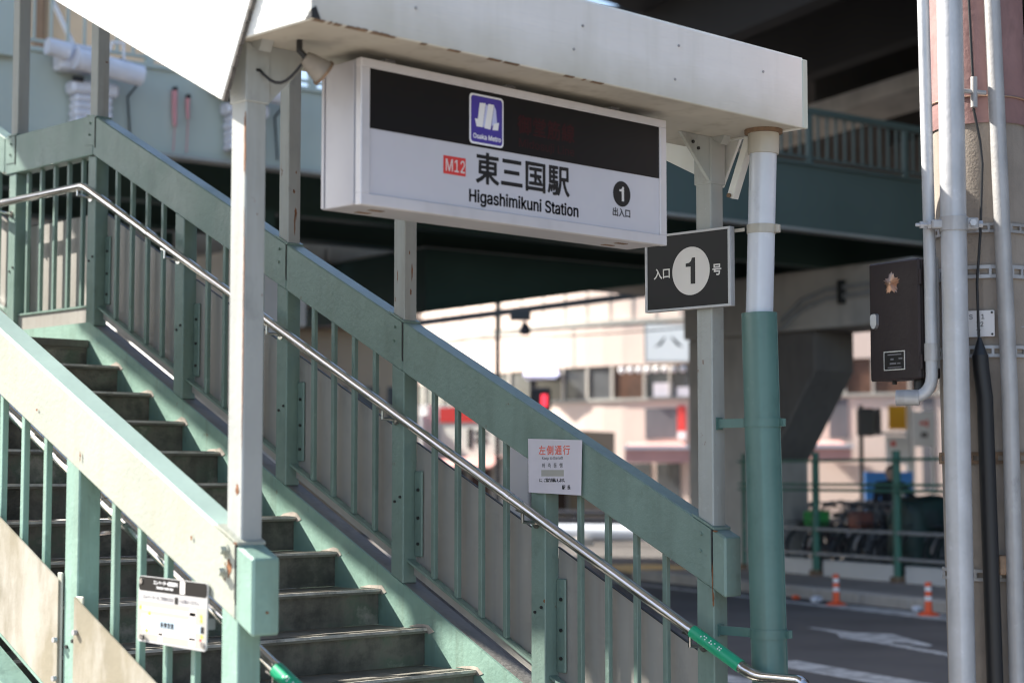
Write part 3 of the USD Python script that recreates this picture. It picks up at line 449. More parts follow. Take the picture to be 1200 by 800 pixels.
# ================================================================== STAIRCASE
XL, XR = -2.0, 0.0
stair = Thing('staircase', 'straight flight of grimy steps with pale green steel stringers below the station sign', 'stairs', loc=(-1, -1.5, 0))
for k in range(-4, 10):
    y, z = 0.3 * k, 0.75 + 0.15 * k
    t = stair.part('tread', box(XL + 0.002, XR - 0.002, y + 0.0265, y + 0.345, z - 0.03, z - 0.003), 'tread')
    stair.part('nosing', [yz([(y - 0.006, z - 0.017), (y + 0.052, z - 0.012), (y + 0.052, z + 0.002), (y + 0.002, z + 0.002), (y - 0.006, z - 0.004)], XL + 0.004, XR - 0.003)]
               + [box(XL + 0.02, XR - 0.02, y + 0.014 + j * 0.013, y + 0.020 + j * 0.013, z + 0.0025, z + 0.0055) for j in range(3)], 'nosing', under=t)
    stair.part('edge_strip', yz([(y - 0.009, z - 0.007), (y + 0.002, z - 0.007), (y + 0.010, z + 0.0035), (y - 0.004, z + 0.0035)], XL + 0.006, XR - 0.004), 'worn_edge', under=t)
    stair.part('riser', box(XL + 0.002, XR - 0.002, y + 0.012, y + 0.026, z - 0.149, z - 0.0185), 'riser')
    q_ = [(y + 0.004 + 0.012 * RNG.random(), z + 0.004), (y + 0.09 + 0.06 * RNG.random(), z + 0.004), (y + 0.06 + 0.03 * RNG.random(), z + 0.010 + 0.008 * RNG.random()), (y + 0.025, z + 0.016 + 0.014 * RNG.random()), (y - 0.010, z + 0.012 + 0.012 * RNG.random()), (y - 0.030 - 0.02 * RNG.random(), z - 0.010), (y - 0.012, z - 0.022)]
    stair.part('worn_patch', yz(q_, XR - 0.0022, XR - 0.0004), 'chipped')
stair.part('landing_floor', box(XL + 0.002, XR - 0.002, 3.012, 3.95, 2.20, 2.247), 'tread')
stair.part('nosing', box(XL + 0.004, XR - 0.003, 2.992, 3.05, 2.215, 2.253), 'nosing')
stair.part('riser', box(XL + 0.002, XR - 0.002, 3.014, 3.028, 2.09, 2.199), 'riser')
for k in range(0, 9):
    y, z = 3.95 + 0.3 * k, 2.40 + 0.15 * k
    stair.part('tread', box(XL + 0.002, XR - 0.002, y + 0.0, y + 0.345, z - 0.03, z), 'tread')
    stair.part('riser', box(XL + 0.002, XR - 0.002, y + 0.014, y + 0.028, z - 0.149, z - 0.031), 'riser')
for s in (0, 1):
    X = (lambda a, b: (XR + a, XR + b)) if s == 0 else (lambda a, b: (XL - b, XL - a))
    w = X(0, 0.012)
    prof = [(-1.5, 0.0), (-1.5, 0.10), (3.0, 2.35), (3.95, 2.35), (6.65, 3.70), (6.65, 3.30), (4.05, 2.0), (3.1, 2.0), (-0.9, 0.0)]
    st = stair.part('stringer', yz(prof, *w), 'green_light')
    def edge(y0, z0, y1, z1, t=0.010):
        a, b = X(0.0125, 0.10)
        n = math.hypot(y1 - y0, z1 - z0); dy, dz = (z1 - z0) / n * t, -(y1 - y0) / n * t
        return yz([(y0, z0), (y1, z1), (y1 + dy, z1 + dz), (y0 + dy, z0 + dz)], a, b)
    stair.part('top_flange', [edge(-1.5, 0.10, 2.995, 2.3475), edge(3.005, 2.35, 3.945, 2.35), edge(3.955, 2.3525, 6.65, 3.70)], 'flange_dirty' if s == 0 else 'green_light', under=st)
    stair.part('bottom_flange', [edge(-0.9, 0.01, 3.1, 2.01), edge(4.05, 2.01, 6.65, 3.31)], 'green_light', under=st)

# ================================================================== RAILINGS
POSTS = [-1.242, -0.394, 0.455, 1.279, 2.125, 2.956, 3.80]
CANOPY_POSTS = [-1.242, 0.455, 1.279, 2.956, 3.80]
def kz(off, y):
    """Height of a line that runs parallel to the flights and the landing."""
    return off + 0.5 * min(y, 2.98) + 0.5 * max(0.0, y - 3.92)


def strip(off0, off1, y0, y1, x0, x1, c=0.0):
    return yz([(y0, kz(off0, y0)), (y1, kz(off0, y1)), (y1, kz(off1, y1)), (y0, kz(off1, y0))], x0, x1, c)


def railing(side, label):
    t = Thing('railing', label, 'railing', loc=(XR if side == 0 else XL, -1.3, 0))
    X = (lambda a, b: (XR + a, XR + b)) if side == 0 else (lambda a, b: (XL - b, XL - a))
    beam = X(-0.008, 0.082) if side == 0 else X(0.0, 0.09)
    bm = 'green' if side == 0 else 'green_faded'
    yf = -1.305 if side == 0 else -1.325
    segs = [(yf, -1.242), (-1.2415, 0.455), (0.4555, 1.279), (1.2795, 2.98), (2.9805, 3.92), (3.9205, 6.6)]
    bp = []
    for a, b in segs:
        if a == yf:                                # rounded newel end
            pr = Polygon([(a, kz(1.755, a) - 0.002), (b, kz(1.755, b)), (b, kz(1.97, b)), (a, kz(1.97, a))])
            e = t.part('newel_end', yz(list(pr.buffer(-0.008).buffer(0.008, quad_segs=4).exterior.coords)[:-1], beam[0] - 0.002, beam[1] + 0.002, 0.007), 'green' if side == 0 else 'green_light')
        else:
            bp.append(t.part('rail_beam', strip(1.755, 1.966 if side else 1.97, a, b, *beam, c=0.005), bm))
            if side:
                t.part('top_plate', strip(1.9665, 1.972, a, b, beam[0] + 0.003, beam[1] - 0.001, c=0.002), 'green_top')
    # plates and bolts where the canopy posts stand on the beam
    face = beam[0] - 0.004
    for i, y in enumerate(CANOPY_POSTS):
        y0, y1 = y + 0.002, y + 0.105
        seam = yz([(y - 0.004, kz(1.80, y)), (y + 0.0, kz(1.80, y)), (y + 0.0, kz(1.965, y)), (y - 0.004, kz(1.965, y))], face + 0.001, face + 0.006)
        t.part('seam', seam, 'fastener')
        pl = t.part('cover_plate', strip(1.815, 1.966, y0, y1, face, face + 0.006), bm)
        r, ln = (0.013, 0.022) if side else (0.006, 0.008)
        bl = []
        for zz_ in (1.925, 1.865):
            bl.append(cyl((face - ln, y + 0.045 + (1.925 - zz_) * 0.1, kz(zz_, y + 0.05)), r, ln, (1, 0, 0), 6 if side else 10))
            if side:
                bl.append(cyl((face - 0.004, y + 0.045 + (1.925 - zz_) * 0.1, kz(zz_, y + 0.05)), 0.019, 0.004, (1, 0, 0), 16))
        parts(t, 'bolt', bl, bm, under=pl)
        t.part('cap_plate', strip(1.9705, 1.9785, y - 0.012, y + 0.087, beam[0] - 0.003, beam[1] + 0.003), bm)
    # posts
    for y in POSTS:
        zb = (kz(0.85, y) if y < 3 else 2.35) + 0.0005
        zb2 = kz(0.85, y + 0.08) if y < 3 else 2.35
        x0, x1 = X(0.001, 0.08)
        p = t.part('post', yz([(y, zb), (y + 0.08, zb2 + 0.0005), (y + 0.08, kz(1.755, y + 0.08) - 0.0005), (y, kz(1.755, y) - 0.0005)], x0, x1, 0.004), 'green' if side == 0 else 'green_light')
        m = kz(1.20, y)
        parts(t, 'bolt', [cyl((x0 - 0.006, y + q, m + d), 0.006, 0.008, (1, 0, 0), 10) for q, d in ((0.02, 0.02), (0.055, 0.0))], 'fastener', under=p)
    # balusters, panels, bottom bars between the posts
    xb = X(0.03, 0.052)
    bal = lambda y: t.part('baluster', yz([(y - 0.011, kz(0.957, y - 0.011)), (y + 0.011, kz(0.957, y + 0.011)), (y + 0.011, kz(1.7545, y + 0.011)), (y - 0.011, kz(1.7545, y - 0.011))], *xb, 0.002), 'green' if side == 0 else 'green_light')
    tops = POSTS + [4.65]
    for i in range(len(tops) - 1):
        y0, y1 = tops[i] + 0.08, tops[i + 1]
        if i == len(tops) - 2 and side == 0:
            n = 2
        flat = 2.9 < y0 < 3.7
        nb = 5 if flat else 4
        for k in range(nb):
            bal(y1 - (0.075 if flat else 0.155) - 0.145 * k)
        xs = X(0.022, 0.06)
        t.part('bottom_bar', strip(0.945, 0.956, y0 + 0.001, y1 - 0.001, *xs), 'green' if side == 0 else 'green_light')
        px_ = X(0.074, 0.079) if side == 0 else X(0.088, 0.094)
        lo, hi = (0.940, 1.455) if side == 0 else (0.995, 1.36)
        ym0, ym1 = (y0 + 0.012, y1 - 0.004)
        pan = t.part('infill_panel', strip(lo, hi, ym0, ym1, *px_), 'panel' if side == 0 else 'panel_worn')
        if side == 0:
            t.part('trim', strip(hi - 0.002, hi + 0.002, ym0, ym1, px_[0] - 0.003, px_[1] + 0.002), 'fastener', under=pan)
            if flat:
                t.part('kick_panel', strip(0.865, 0.944, y0 + 0.001, y1 - 0.001, *X(0.030, 0.036)), 'panel')
            else:
                t.part('panel_foot', strip(0.895, 0.944, y0 + 0.012, y1 - 0.012, *X(0.052, 0.058)), 'panel')
        else:
            parts(t, 'bolt', [cyl((px_[0] - 0.02, (y0 + y1) / 2 + 0.12, kz(1.19, (y0 + y1) / 2 + 0.12)), 0.011, 0.02, (1, 0, 0), 6),
                            cyl((px_[0] - 0.005, (y0 + y1) / 2 + 0.12, kz(1.19, (y0 + y1) / 2 + 0.12)), 0.018, 0.005, (1, 0, 0), 14),
                            cyl((px_[0] - 0.014, (y0 + y1) / 2 + 0.085, kz(1.165, (y0 + y1) / 2 + 0.085)), 0.008, 0.014, (1, 0, 0), 6)], 'galv', under=pan)
        # angle that holds the panel, below each post
        yt = y1
        zb = kz(0.96, yt)
        if side == 0:
            a = t.part('angle_bracket', cbox(*X(0.062, 0.0735), yt - 0.050, yt - 0.001, zb + 0.005, zb + 0.37, c=0.004), 'green')
            parts(t, 'bolt', [cyl((X(0.062, 0.07)[0] - 0.006, yt - 0.028, zb + q), 0.007, 0.008, (1, 0, 0), 10) for q in (0.06, 0.17, 0.29)], 'fastener', under=a)
        else:
            a = t.part('angle_bracket', cbox(*X(0.080, 0.0875), yt - 0.045, yt - 0.001, zb + 0.035, zb + 0.40, c=0.003), 'green_faded')
            a2 = t.part('angle_bracket', cbox(*X(0.080, 0.0875), y0 + 0.001, y0 + 0.03, kz(0.96, y0) + 0.045, kz(0.96, y0) + 0.43, c=0.003), 'green_faded')
            parts(t, 'bolt', [cyl((X(0.08, 0.0955)[0] - 0.012, yt - 0.022, zb + q), 0.009, 0.012, (1, 0, 0), 6) for q in (0.09, 0.29)], 'galv', under=a)
            parts(t, 'bolt', [cyl((X(0.08, 0.0955)[0] - 0.012, y0 + 0.016, kz(0.96, y0) + q), 0.009, 0.012, (1, 0, 0), 6) for q in (0.10, 0.22)], 'galv', under=a2)
    return t


rail_r = railing(0, 'dull green stair railing with grey infill panels, on the far side of the steps')
rail_l = railing(1, 'sunlit bleached green stair railing with stained panels, nearest the camera at lower left')

# handrails
def handrail(x, side, label):
    t = Thing('handrail', label, 'handrail', loc=(x, -1.7, 0))
    H = 1.59
    k1, k2 = 2.95, 3.95
    p = [np.array([x, 4.7, kz(H, k1) + 0.5 * (4.7 - k2)])]
    A, B = np.array([x, k2, kz(H, k1)]), np.array([x, k1, kz(H, k1)])
    C, D = np.array([x, -1.49, kz(H, -1.49)]), np.array([x, -1.705, 0.848])
    E_ = np.array([x, -1.705, 0.0])
    p += arc(p[0], A, B, 5, 0.05) + arc(A, B, C, 5, 0.04) + arc(B, C, D, 6, 0.05) + arc(C, D, E_, 8, 0.045) + [E_]
    t.part('rail', tube(p, 0.0205, 24), 'steel', smooth=35)
    a, b = np.array([x, -1.21, kz(H, -1.21)]), np.array([x, -1.425, kz(H, -1.425)])
    g = t.part('grip_sleeve', tube([a, b], 0.0235, 24), 'grip', label='bright green sleeve near the lower end', smooth=35)
    ax = (b - a) / np.linalg.norm(b - a)
    up_ = np.array([-0.72, 0.0, 0.70]); up_ = up_ - ax * (up_ @ ax); up_ /= np.linalg.norm(up_)
    side_ = np.cross(up_, ax)
    t.part('raised_dots', [cyl(a + ax * (0.055 + 0.010 * i + 0.012 * (i // 3)) + up_ * 0.0225 + side_ * 0.004 * (-1) ** j, 0.0026, 0.0022, up_, 8) for i in range(8) for j in range(2) if (i * 3 + j) % 4], 'white', under=g)
    parts(t, 'collar', [tube([a - ax * 0.012, a], 0.022, 24), tube([b, b + ax * 0.012], 0.022, 24)], 'steel', smooth=35)
    parts(t, 'collar', [tube([np.array([x, y, kz(H, y)]), np.array([x, y - 0.035, kz(H, y - 0.035)])], 0.0222, 24) for y in (2.35, 1.05, -0.25)], 'steel', smooth=35)
    for y in POSTS:
        yy_, z = y + 0.045, kz(H, y + 0.045)
        wx = XR + 0.001 if side == 0 else XL - 0.001
        t.part('bracket', [tube([(x, yy_, z - 0.018), (x, yy_, z - 0.058), (wx, yy_, z - 0.066)], 0.007, 10),
                           cyl((wx, yy_, z - 0.066), 0.02, 0.006, (-1, 0, 0) if side == 0 else (1, 0, 0), 16),
                           bar((x, yy_ + 0.03, z - 0.012), (x, yy_ - 0.03, z - 0.03), 0.018, 0.006)], 'steel', smooth=35)
    return t


handrail(-0.08, 0, 'shiny stainless handrail with green sleeve, running below the sign on the far side')
handrail(-1.92, 1, 'stainless handrail glimpsed behind the balusters of the near, sunlit railing')

# ================================================================== CANOPY
can = Thing('canopy', 'white boxed entrance canopy with streaked front fascia over the stairs', 'canopy', loc=(-1, -1.3, 0))
CX0, CX1 = -2.122, 0.102
ff = can.part('front_fascia', cbox(CX0, CX1, -1.602, -1.588, 2.764, 3.012, 0.003), 'cream_front')
# sheet ribs, screw heads and the rusted lower lip of the front fascia
parts(can, 'screw', [cyl((x, -1.6035, z), 0.0045, 0.003, (0, -1, 0), 8) for x, z in ((-1.52, 2.95), (-1.06, 2.93), (-0.60, 2.945), (-0.62, 2.83), (-0.15, 2.93), (-1.75, 2.86), (-1.1, 2.85))], 'galv_dull', under=ff)
x = CX0
while x < -0.95:
    w = 0.010 + 0.022 * RNG.random(); h = 0.0006 + 0.002 * RNG.random() * (2.2 if x < -1.85 else 0.5)
    if RNG.random() < (0.9 if x < -1.8 else 0.55):
        q0, q1 = 0.3 + 0.7 * RNG.random(), 0.3 + 0.7 * RNG.random()
        can.part('rust_flake', hull([(x, -1.6030, 2.7630), (x + w, -1.6030, 2.7630), (x, -1.6030, 2.7640 + h * q0), (x + w * 0.6, -1.6030, 2.7640 + h), (x + w, -1.6030, 2.7640 + h * q1), (x, -1.588, 2.7625), (x + w, -1.588, 2.7625)]), 'rust_lip', under=ff)
    x += w * (1.02 if RNG.random() < 0.7 else 1.8)
can.part('corner_hole', hull([(CX0 - 0.002, -1.6045, 2.766), (CX0 + 0.030, -1.6045, 2.766), (CX0 + 0.014, -1.6045, 2.800), (CX0 - 0.0025, -1.575, 2.766), (CX0 - 0.0025, -1.6045, 2.79), (CX0 + 0.01, -1.59, 2.78)]), 'fastener', under=ff)
can.part('edge_strip', cbox(CX1 - 0.026, CX1 + 0.003, -1.605, -1.587, 2.7645, 3.0115, 0.002), 'bridge_green', under=ff)
can.part('end_fascia', cbox(CX0, CX0 + 0.014, -1.5875, -1.10, 2.765, 3.011, 0.002), 'cream')
can.part('end_fascia', cbox(CX1 - 0.014, CX1, -1.5875, -1.10, 2.765, 3.011, 0.002), 'cream')
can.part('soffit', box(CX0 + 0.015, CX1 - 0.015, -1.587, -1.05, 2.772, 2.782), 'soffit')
can.part('roof_sheet', box(CX0 + 0.002, CX1 - 0.002, -1.586, -1.12, 3.0125, 3.022), 'cream')
S, Nn = np.array([0.8944, 0.4472]), np.array([-0.4472, 0.8944])
B0 = np.array([-1.213, 2.598])
def fascia_run(x0, x1, lo, hi, c=0.0):
    """Three straight runs that follow flight, landing and upper flight."""
    y1, y2 = 3.0, 3.97
    z1 = B0[1] + 0.5 * (y1 - B0[0])
    h = hi / 0.8944; l = lo / 0.8944
    f0, f1 = B0 + Nn * lo, B0 + Nn * hi
    a = yz([tuple(f0), (y1, z1 + l), (y1, z1 + h), tuple(f1)], x0, x1, c)
    b = yz([(y1 + 0.001, z1 + l), (y2, z1 + l), (y2, z1 + h), (y1 + 0.001, z1 + h)], x0, x1, c)
    d = yz([(y2 + 0.001, z1 + l), (6.8, z1 + l + 0.5 * (6.8 - y2)), (6.8, z1 + h + 0.5 * (6.8 - y2)), (y2 + 0.001, z1 + h)], x0, x1, c)
    return [a, b, d]


for x0, x1 in ((CX0 - 0.016, CX0 - 0.001), (CX1 + 0.001, CX1 + 0.016)):
    for m in fascia_run(x0, x1, 0.0, 0.40, 0.002):
        can.part('side_fascia', m, 'cream')
can.part('seal', [yz([tuple(B0 - S * 0.010 + Nn * a), tuple(B0 - S * 0.001 + Nn * a), tuple(B0 - S * 0.001 + Nn * b), tuple(B0 - S * (0.007 + 0.004 * RNG.random()) + Nn * b)], CX0 - 0.0145, CX0 - 0.0005) for a, b in zip(np.linspace(0, 0.37, 12), np.linspace(0.0312, 0.40, 12))], 'old_seal')
can.part('roof_sheet', fascia_run(CX0, CX1, 0.30, 0.325), 'cream')
can.part('rafter', fascia_run(-2.06, -2.02, 0.16, 0.299), 'post_paint'); can.part('rafter', fascia_run(0.01, 0.05, 0.16, 0.299), 'post_paint')
for k in range(8):
    y = -0.9 + 0.95 * k
    zc = B0[1] + 0.5 * (min(y, 3.0) - B0[0]) + (0.5 * (y - 3.97) if y > 3.97 else 0) + 0.27
    can.part('purlin', box(-2.019, 0.009, y, y + 0.05, zc, zc + 0.05), 'post_paint')
def post(x, y, top):
    p = can.part('post', cbox(x, x + 0.072, y, y + 0.072, kz(1.95, y), top, 0.004), 'post_paint')
    return p
for x in (-2.072, 0.002):
    for y in CANOPY_POSTS:
        top = 2.7715 if y < -1 else B0[1] + 0.5 * (min(y, 3.0) - B0[0]) + 0.15
        p = post(x, y, top)
        if y < -1:
            can.part('sleeve', cbox(x - 0.004, x + 0.080, y - 0.005, y + 0.076, 2.60, 2.771, 0.003), 'post_paint', under=p)
g = can.part('gusset', placed(Polygon([(-0.165, 0.0), (0.0, 0.0), (0.0, -0.165)]), 0.014, (0.0005, -1.228, 2.771), (1, 0, 0), (0, 0, 1)), 'post_paint')
parts(can, 'bolt', [cyl((x, -1.243, z), 0.006, 0.006, (0, -1, 0), 8) for x, z in ((-0.10, 2.74), (-0.07, 2.72))], 'fastener', under=g)
can.part('gusset', placed(Polygon([(0.165, 0.0), (0.0, 0.0), (0.0, -0.165)][::-1]), 0.014, (-1.99, -1.228, 2.771), (1, 0, 0), (0, 0, 1)), 'post_paint')
br = can.part('brace', bar((0.055, -1.385, 2.755), (0.055, -1.300, 2.545), 0.028, 0.034, (1, 0, 0)), 'cream')
can.part('bolt', cyl((0.036, -1.302, 2.552), 0.008, 0.008, (-1, 0, 0), 10), 'rust_lip', under=br)

# rust that shows on the posts and along the seams
def stain(t, o, r, w, h, seed, mat='rust', under=None):
    g = np.random.default_rng(seed); n = 18
    th = np.linspace(0, 2 * math.pi, n, endpoint=False)
    k = 0.55 + 0.5 * g.random(n)
    pts = np.c_[w / 2 * k * np.cos(th), h / 2 * k * np.sin(th)]
    pts[:, 1] -= np.where(pts[:, 1] < 0, h * 0.25 * g.random(n), 0)
    t.part('rust_stain', placed(Polygon(pts).buffer(0), 0.0004, o, r, (0, 0, 1)), mat, under=under)
for i, (x, y, z, w, h) in enumerate(((0.034, 1.279, 2.86, 0.014, 0.020), (0.045, 1.279, 2.76, 0.016, 0.05), (0.040, 1.279, 2.71, 0.010, 0.08), (0.046, 1.279, 2.95, 0.008, 0.015), (0.045, 0.455, 2.42, 0.009, 0.07), (0.038, 0.455, 2.33, 0.010, 0.03), (0.030, 0.455, 2.50, 0.006, 0.02),
                                     (0.055, 2.956, 3.75, 0.018, 0.010), (-2.010, -1.242, 2.05, 0.003, 0.008), (-2.03, -1.242, 2.28, 0.003, 0.008))):
    stain(can, (x, y - 0.0003, z), (1, 0, 0), w, h, 100 + i)
for i, (x, y, z, w, h) in enumerate(((-2.072, -1.2385, 2.02, 0.006, 0.62), (-2.072, -1.2375, 2.50, 0.010, 0.18), (-2.072, -1.22, 1.50, 0.02, 0.03), (0.002, 0.50, 2.40, 0.006, 0.05), (0.002, 0.515, 2.30, 0.005, 0.02), (0.002, -1.20, 1.95, 0.005, 0.02))):
    stain(can, (x - 0.0003, y, z), (0, -1, 0), w, h, 150 + i)
for i, (y, z, w, h) in enumerate(((-1.246, 1.17, 0.006, 0.16), (-1.250, 1.10, 0.010, 0.05), (-1.262, 1.34, 0.03, 0.006), (-1.16, 1.30, 0.03, 0.005), (-0.40, 1.05, 0.012, 0.014))):
    stain(rail_r, (-0.0108, y, z), (0, -1, 0), w, h, 180 + i)
for i, (y, z, w, h) in enumerate(((-1.215, 1.285, 0.03, 0.05), (-1.195, 1.27, 0.012, 0.06), (-1.03, 1.36, 0.010, 0.014), (-0.42, 1.60, 0.008, 0.03), (-0.15, 1.75, 0.012, 0.010), (-1.243, 1.35, 0.02, 0.008))):
    stain(rail_l, (-2.0945, y, z), (0, -1, 0), w, h, 200 + i)
stain(rail_l, (-2.045, -1.3277, 1.16), (1, 0, 0), 0.014, 0.007, 231)

# downpipe
dp = Thing('downpipe', 'rain downpipe, pale blue above and green-sleeved below, at the right canopy post', 'drainpipe', loc=(0.04, -1.45, 0))
dp.part('pipe', tube([(0.04, -1.455, 2.72), (0.04, -1.425, 2.0)], 0.0485, 28, caps=False), 'pvc', smooth=35)
dp.part('sleeve', tube([(0.04, -1.428, 2.115), (0.04, -1.480, 0.0)], 0.0635, 32), 'pvc_green', smooth=35)
dp.part('seam', tube([(0.062, -1.4885, 2.10), (0.062, -1.5405, 0.0)], 0.0022, 6), 'pvc_green')
dp.part('socket', tube([(0.04, -1.456, 2.771), (0.04, -1.454, 2.685)], 0.0555, 28), 'soffit', smooth=35)
dp.part('outlet', tube([(0.04, -1.456, 2.7715), (0.04, -1.456, 2.758)], 0.068, 28), 'rust_lip', smooth=35)
for z, yc, r, mt in ((1.725, -1.438, 0.0665, 'pvc_green'), (0.985, -1.456, 0.0665, 'pvc_green'), (2.415, -1.442, 0.052, 'soffit')):
    c = dp.part('clamp', tube([(0.04, yc, z + 0.016), (0.04, yc, z - 0.016)], r, 28), mt, smooth=35)
    dp.part('bolt', [cyl((0.040 + r * 0.35, yc - r * 1.10, z + 0.012), 0.008, 0.024, (0, 0, -1), 8), bar((0.04 + r * 0.35 - 0.012, yc - r * 1.02, z), (0.04 + r * 0.35 + 0.012, yc - r * 1.02, z), 0.018, 0.028)], mt, under=c)
    if z < 2:
        dp.part('arm', [box(0.026, 0.032, yc + r - 0.004, -1.2425, z - 0.016, z + 0.016), box(0.02, 0.052, -1.248, -1.2425, z - 0.022, z + 0.022)], mt, under=c)
    else:
        dp.part('arm', box(0.0, 0.006, -1.395, -1.352, z - 0.006, z + 0.006), mt, under=c)

# spotlight under the soffit
sp = Thing('spotlight', 'small dusty cone spotlight with black cable under the canopy soffit', 'spotlight', loc=(-1.93, -1.40, 2.70))
ax = np.array([0.80, -0.22, -0.56]); ax /= np.linalg.norm(ax)
c0 = np.array([-1.965, -1.372, 2.722])
def rev_axis(prof, c, ax, sides=24):
    m = trimesh.creation.revolve(np.array(prof, float), sections=sides)
    m.apply_transform(trimesh.geometry.align_vectors([0, 0, 1], ax)); m.apply_translation(c); return m
sp.part('housing', rev_axis([(0, 0), (0.018, 0), (0.025, 0.017), (0.038, 0.070), (0.0355, 0.070), (0.023, 0.026), (0, 0.024)], c0, ax), 'lamp_shell', smooth=35)
sp.part('rim', rev_axis([(0.036, 0.066), (0.041, 0.066), (0.041, 0.074), (0.036, 0.074), (0.036, 0.066)], c0, ax), 'rust_lip', smooth=35)
sp.part('bulb', rev_axis([(0, 0.064), (0.016, 0.060), (0.025, 0.05), (0.016, 0.034), (0, 0.032)], c0, ax), 'galv_dull', smooth=60)
sp.part('stem', tube([(-1.975, -1.36, 2.772), (-1.975, -1.36, 2.742), c0 + ax * 0.01], 0.009, 10), 'rubber')
sp.part('cable', tube([(-2.05, -1.21, 2.70)] + [(-2.04 + 0.075 * s, -1.25 - 0.11 * s, 2.70 - 0.05 * math.sin(math.pi * s) + 0.005 * s) for s in np.linspace(0.05, 1, 9)], 0.0045, 8), 'rubber', smooth=60)

# ================================================================== STATION SIGN
sg = Thing('station_sign', 'long white station name sign box with black upper band under the canopy', 'sign', loc=(-1.13, -1.33, 2.31))
x0, x1, z0, z1, yf, yb = -1.802, -0.458, 2.313, 2.741, -1.427, -1.245
case = sg.part('casing', cbox(x0 + 0.002, x1 - 0.002, yf + 0.026, yb, z0 + 0.002, z1 - 0.002, 0.003), 'casing')
fr = 0.034
parts(sg, 'frame_bar', [cbox(x0, x1, yf, yf + 0.0255, z1 - 0.026, z1, 0.002), cbox(x0, x1, yf, yf + 0.0255, z0, z0 + fr, 0.002),
                  cbox(x0, x0 + fr, yf, yf + 0.0255, z0 + fr, z1 - 0.026, 0.002), cbox(x1 - fr, x1, yf, yf + 0.0255, z0 + fr, z1 - 0.026, 0.002)], 'alu')
parts(sg, 'side_trim', [cbox(x0 - 0.0015, x0 + 0.001, yf + 0.030, yf + 0.052, z0 + 0.004, z1 - 0.004, 0.001), cbox(x0 - 0.0015, x0 + 0.001, yb - 0.014, yb - 0.001, z0 + 0.004, z1 - 0.004, 0.001)], 'casing')
parts(sg, 'slot', [box(x, x + 0.05, y, y + 0.02, z0 + 0.0005, z0 + 0.003) for x in (x0 + 0.10, x1 - 0.17) for y in (yf + 0.07, yf + 0.13)], 'rust_lip', under=case)
parts(sg, 'hanger', [box(x, x + 0.04, yf + 0.07, yf + 0.12, z1 - 0.003, 2.7715) for x in (x0 + 0.15, -1.15, x1 - 0.2)], 'galv_dull')
Y = yf + 0.006
face = sg.part('face', box(x0 + fr, x1 - fr, Y, Y + 0.006, z0 + fr, z1 - 0.026), 'acrylic')
r_, u_ = (1, 0, 0), (0, 0, 1)
sg.part('black_band', box(x0 + fr + 0.001, x1 - fr - 0.001, Y - 0.0014, Y - 0.0002, 2.539, z1 - 0.0265), 'sign_black', under=face)
Yl = Y - 0.0016
Yw = Y - 0.0002
lg = sg.part('logo', placed(rect(-1.372, -1.228, 2.547, 2.702, 0.013), 0.0012, (0, Yl, 0), r_, u_), 'white')
sg.part('logo_field', placed(rect(-1.366, -1.234, 2.553, 2.696, 0.010), 0.0008, (0, Yl - 0.0012, 0), r_, u_), 'navy', under=lg)
q = lambda pts: [(-1.372 + 0.144 * a, 2.547 + 0.155 * b) for a, b in pts]
sg.part('logo_mark', [placed(Polygon(q(p)), 0.0006, (0, Yl - 0.002, 0), r_, u_) for p in (
    [(0.29, 0.83), (0.46, 0.84), (0.375, 0.35), (0.20, 0.35), (0.15, 0.50), (0.235, 0.50)],
    [(0.54, 0.84), (0.71, 0.84), (0.605, 0.33), (0.425, 0.34)],
    [(0.70, 0.46), (0.86, 0.50), (0.83, 0.34), (0.665, 0.33)])], 'white', under=lg)
sg.part('logo_fold', [placed(Polygon(q(p)), 0.0004, (0, Yl - 0.002, 0), r_, u_) for p in (
    [(0.47, 0.82), (0.535, 0.80), (0.43, 0.36), (0.385, 0.36)], [(0.715, 0.82), (0.77, 0.74), (0.80, 0.48), (0.715, 0.45), (0.64, 0.40)])], 'lilac', under=lg)
sg.part('lettering', latin('Osaka Metro', 0.0145, 0.0006, (-1.3585, Yl - 0.002, 2.5645), r_, u_, True, 0.117), 'white', under=lg)
m12 = sg.part('number_tag', box(-1.477, -1.386, Yw - 0.001, Yw, 2.441, 2.496), 'red', under=face)
sg.part('lettering', latin('M12', 0.037, 0.0006, (-1.471, Yw - 0.001, 2.450), r_, u_, False, 0.078), 'dull_white', under=face)
sg.part('lettering', kanji('東三国駅', 0.103, 0.0006, (-1.345, Yw, 2.437), r_, u_, 1.015), 'ink', under=face)
sg.part('lettering', [latin('Higashimikuni Station', 0.037, 0.0006, (-1.375 + q, Yw, 2.368), r_, u_, True, 0.482) for q in (0.0, 0.0008)], 'ink', under=face)
sg.part('number_disc', placed(disc(-0.680, 2.4655, 0.0425), 0.0008, (0, Yw, 0), r_, u_), 'ink', under=face)
sg.part('lettering', one(0.048, 0.0006, (-0.700, Yw - 0.0008, 2.4415), r_, u_), 'dull_white', under=face)
sg.part('lettering', kanji('出入口', 0.0305, 0.0006, (-0.727, Yw, 2.392), r_, u_, 1.0), 'ink', under=face)
sg.part('lettering', kanji('御堂筋線', 0.063, 0.0004, (-1.165, Yl + 0.0002, 2.610), r_, u_, 1.04), 'dim_red', under=face)
sg.part('lettering', latin('Midosuji Line', 0.026, 0.0004, (-1.162, Yl + 0.0002, 2.563), r_, u_, False, 0.25), 'dim_red', under=face)

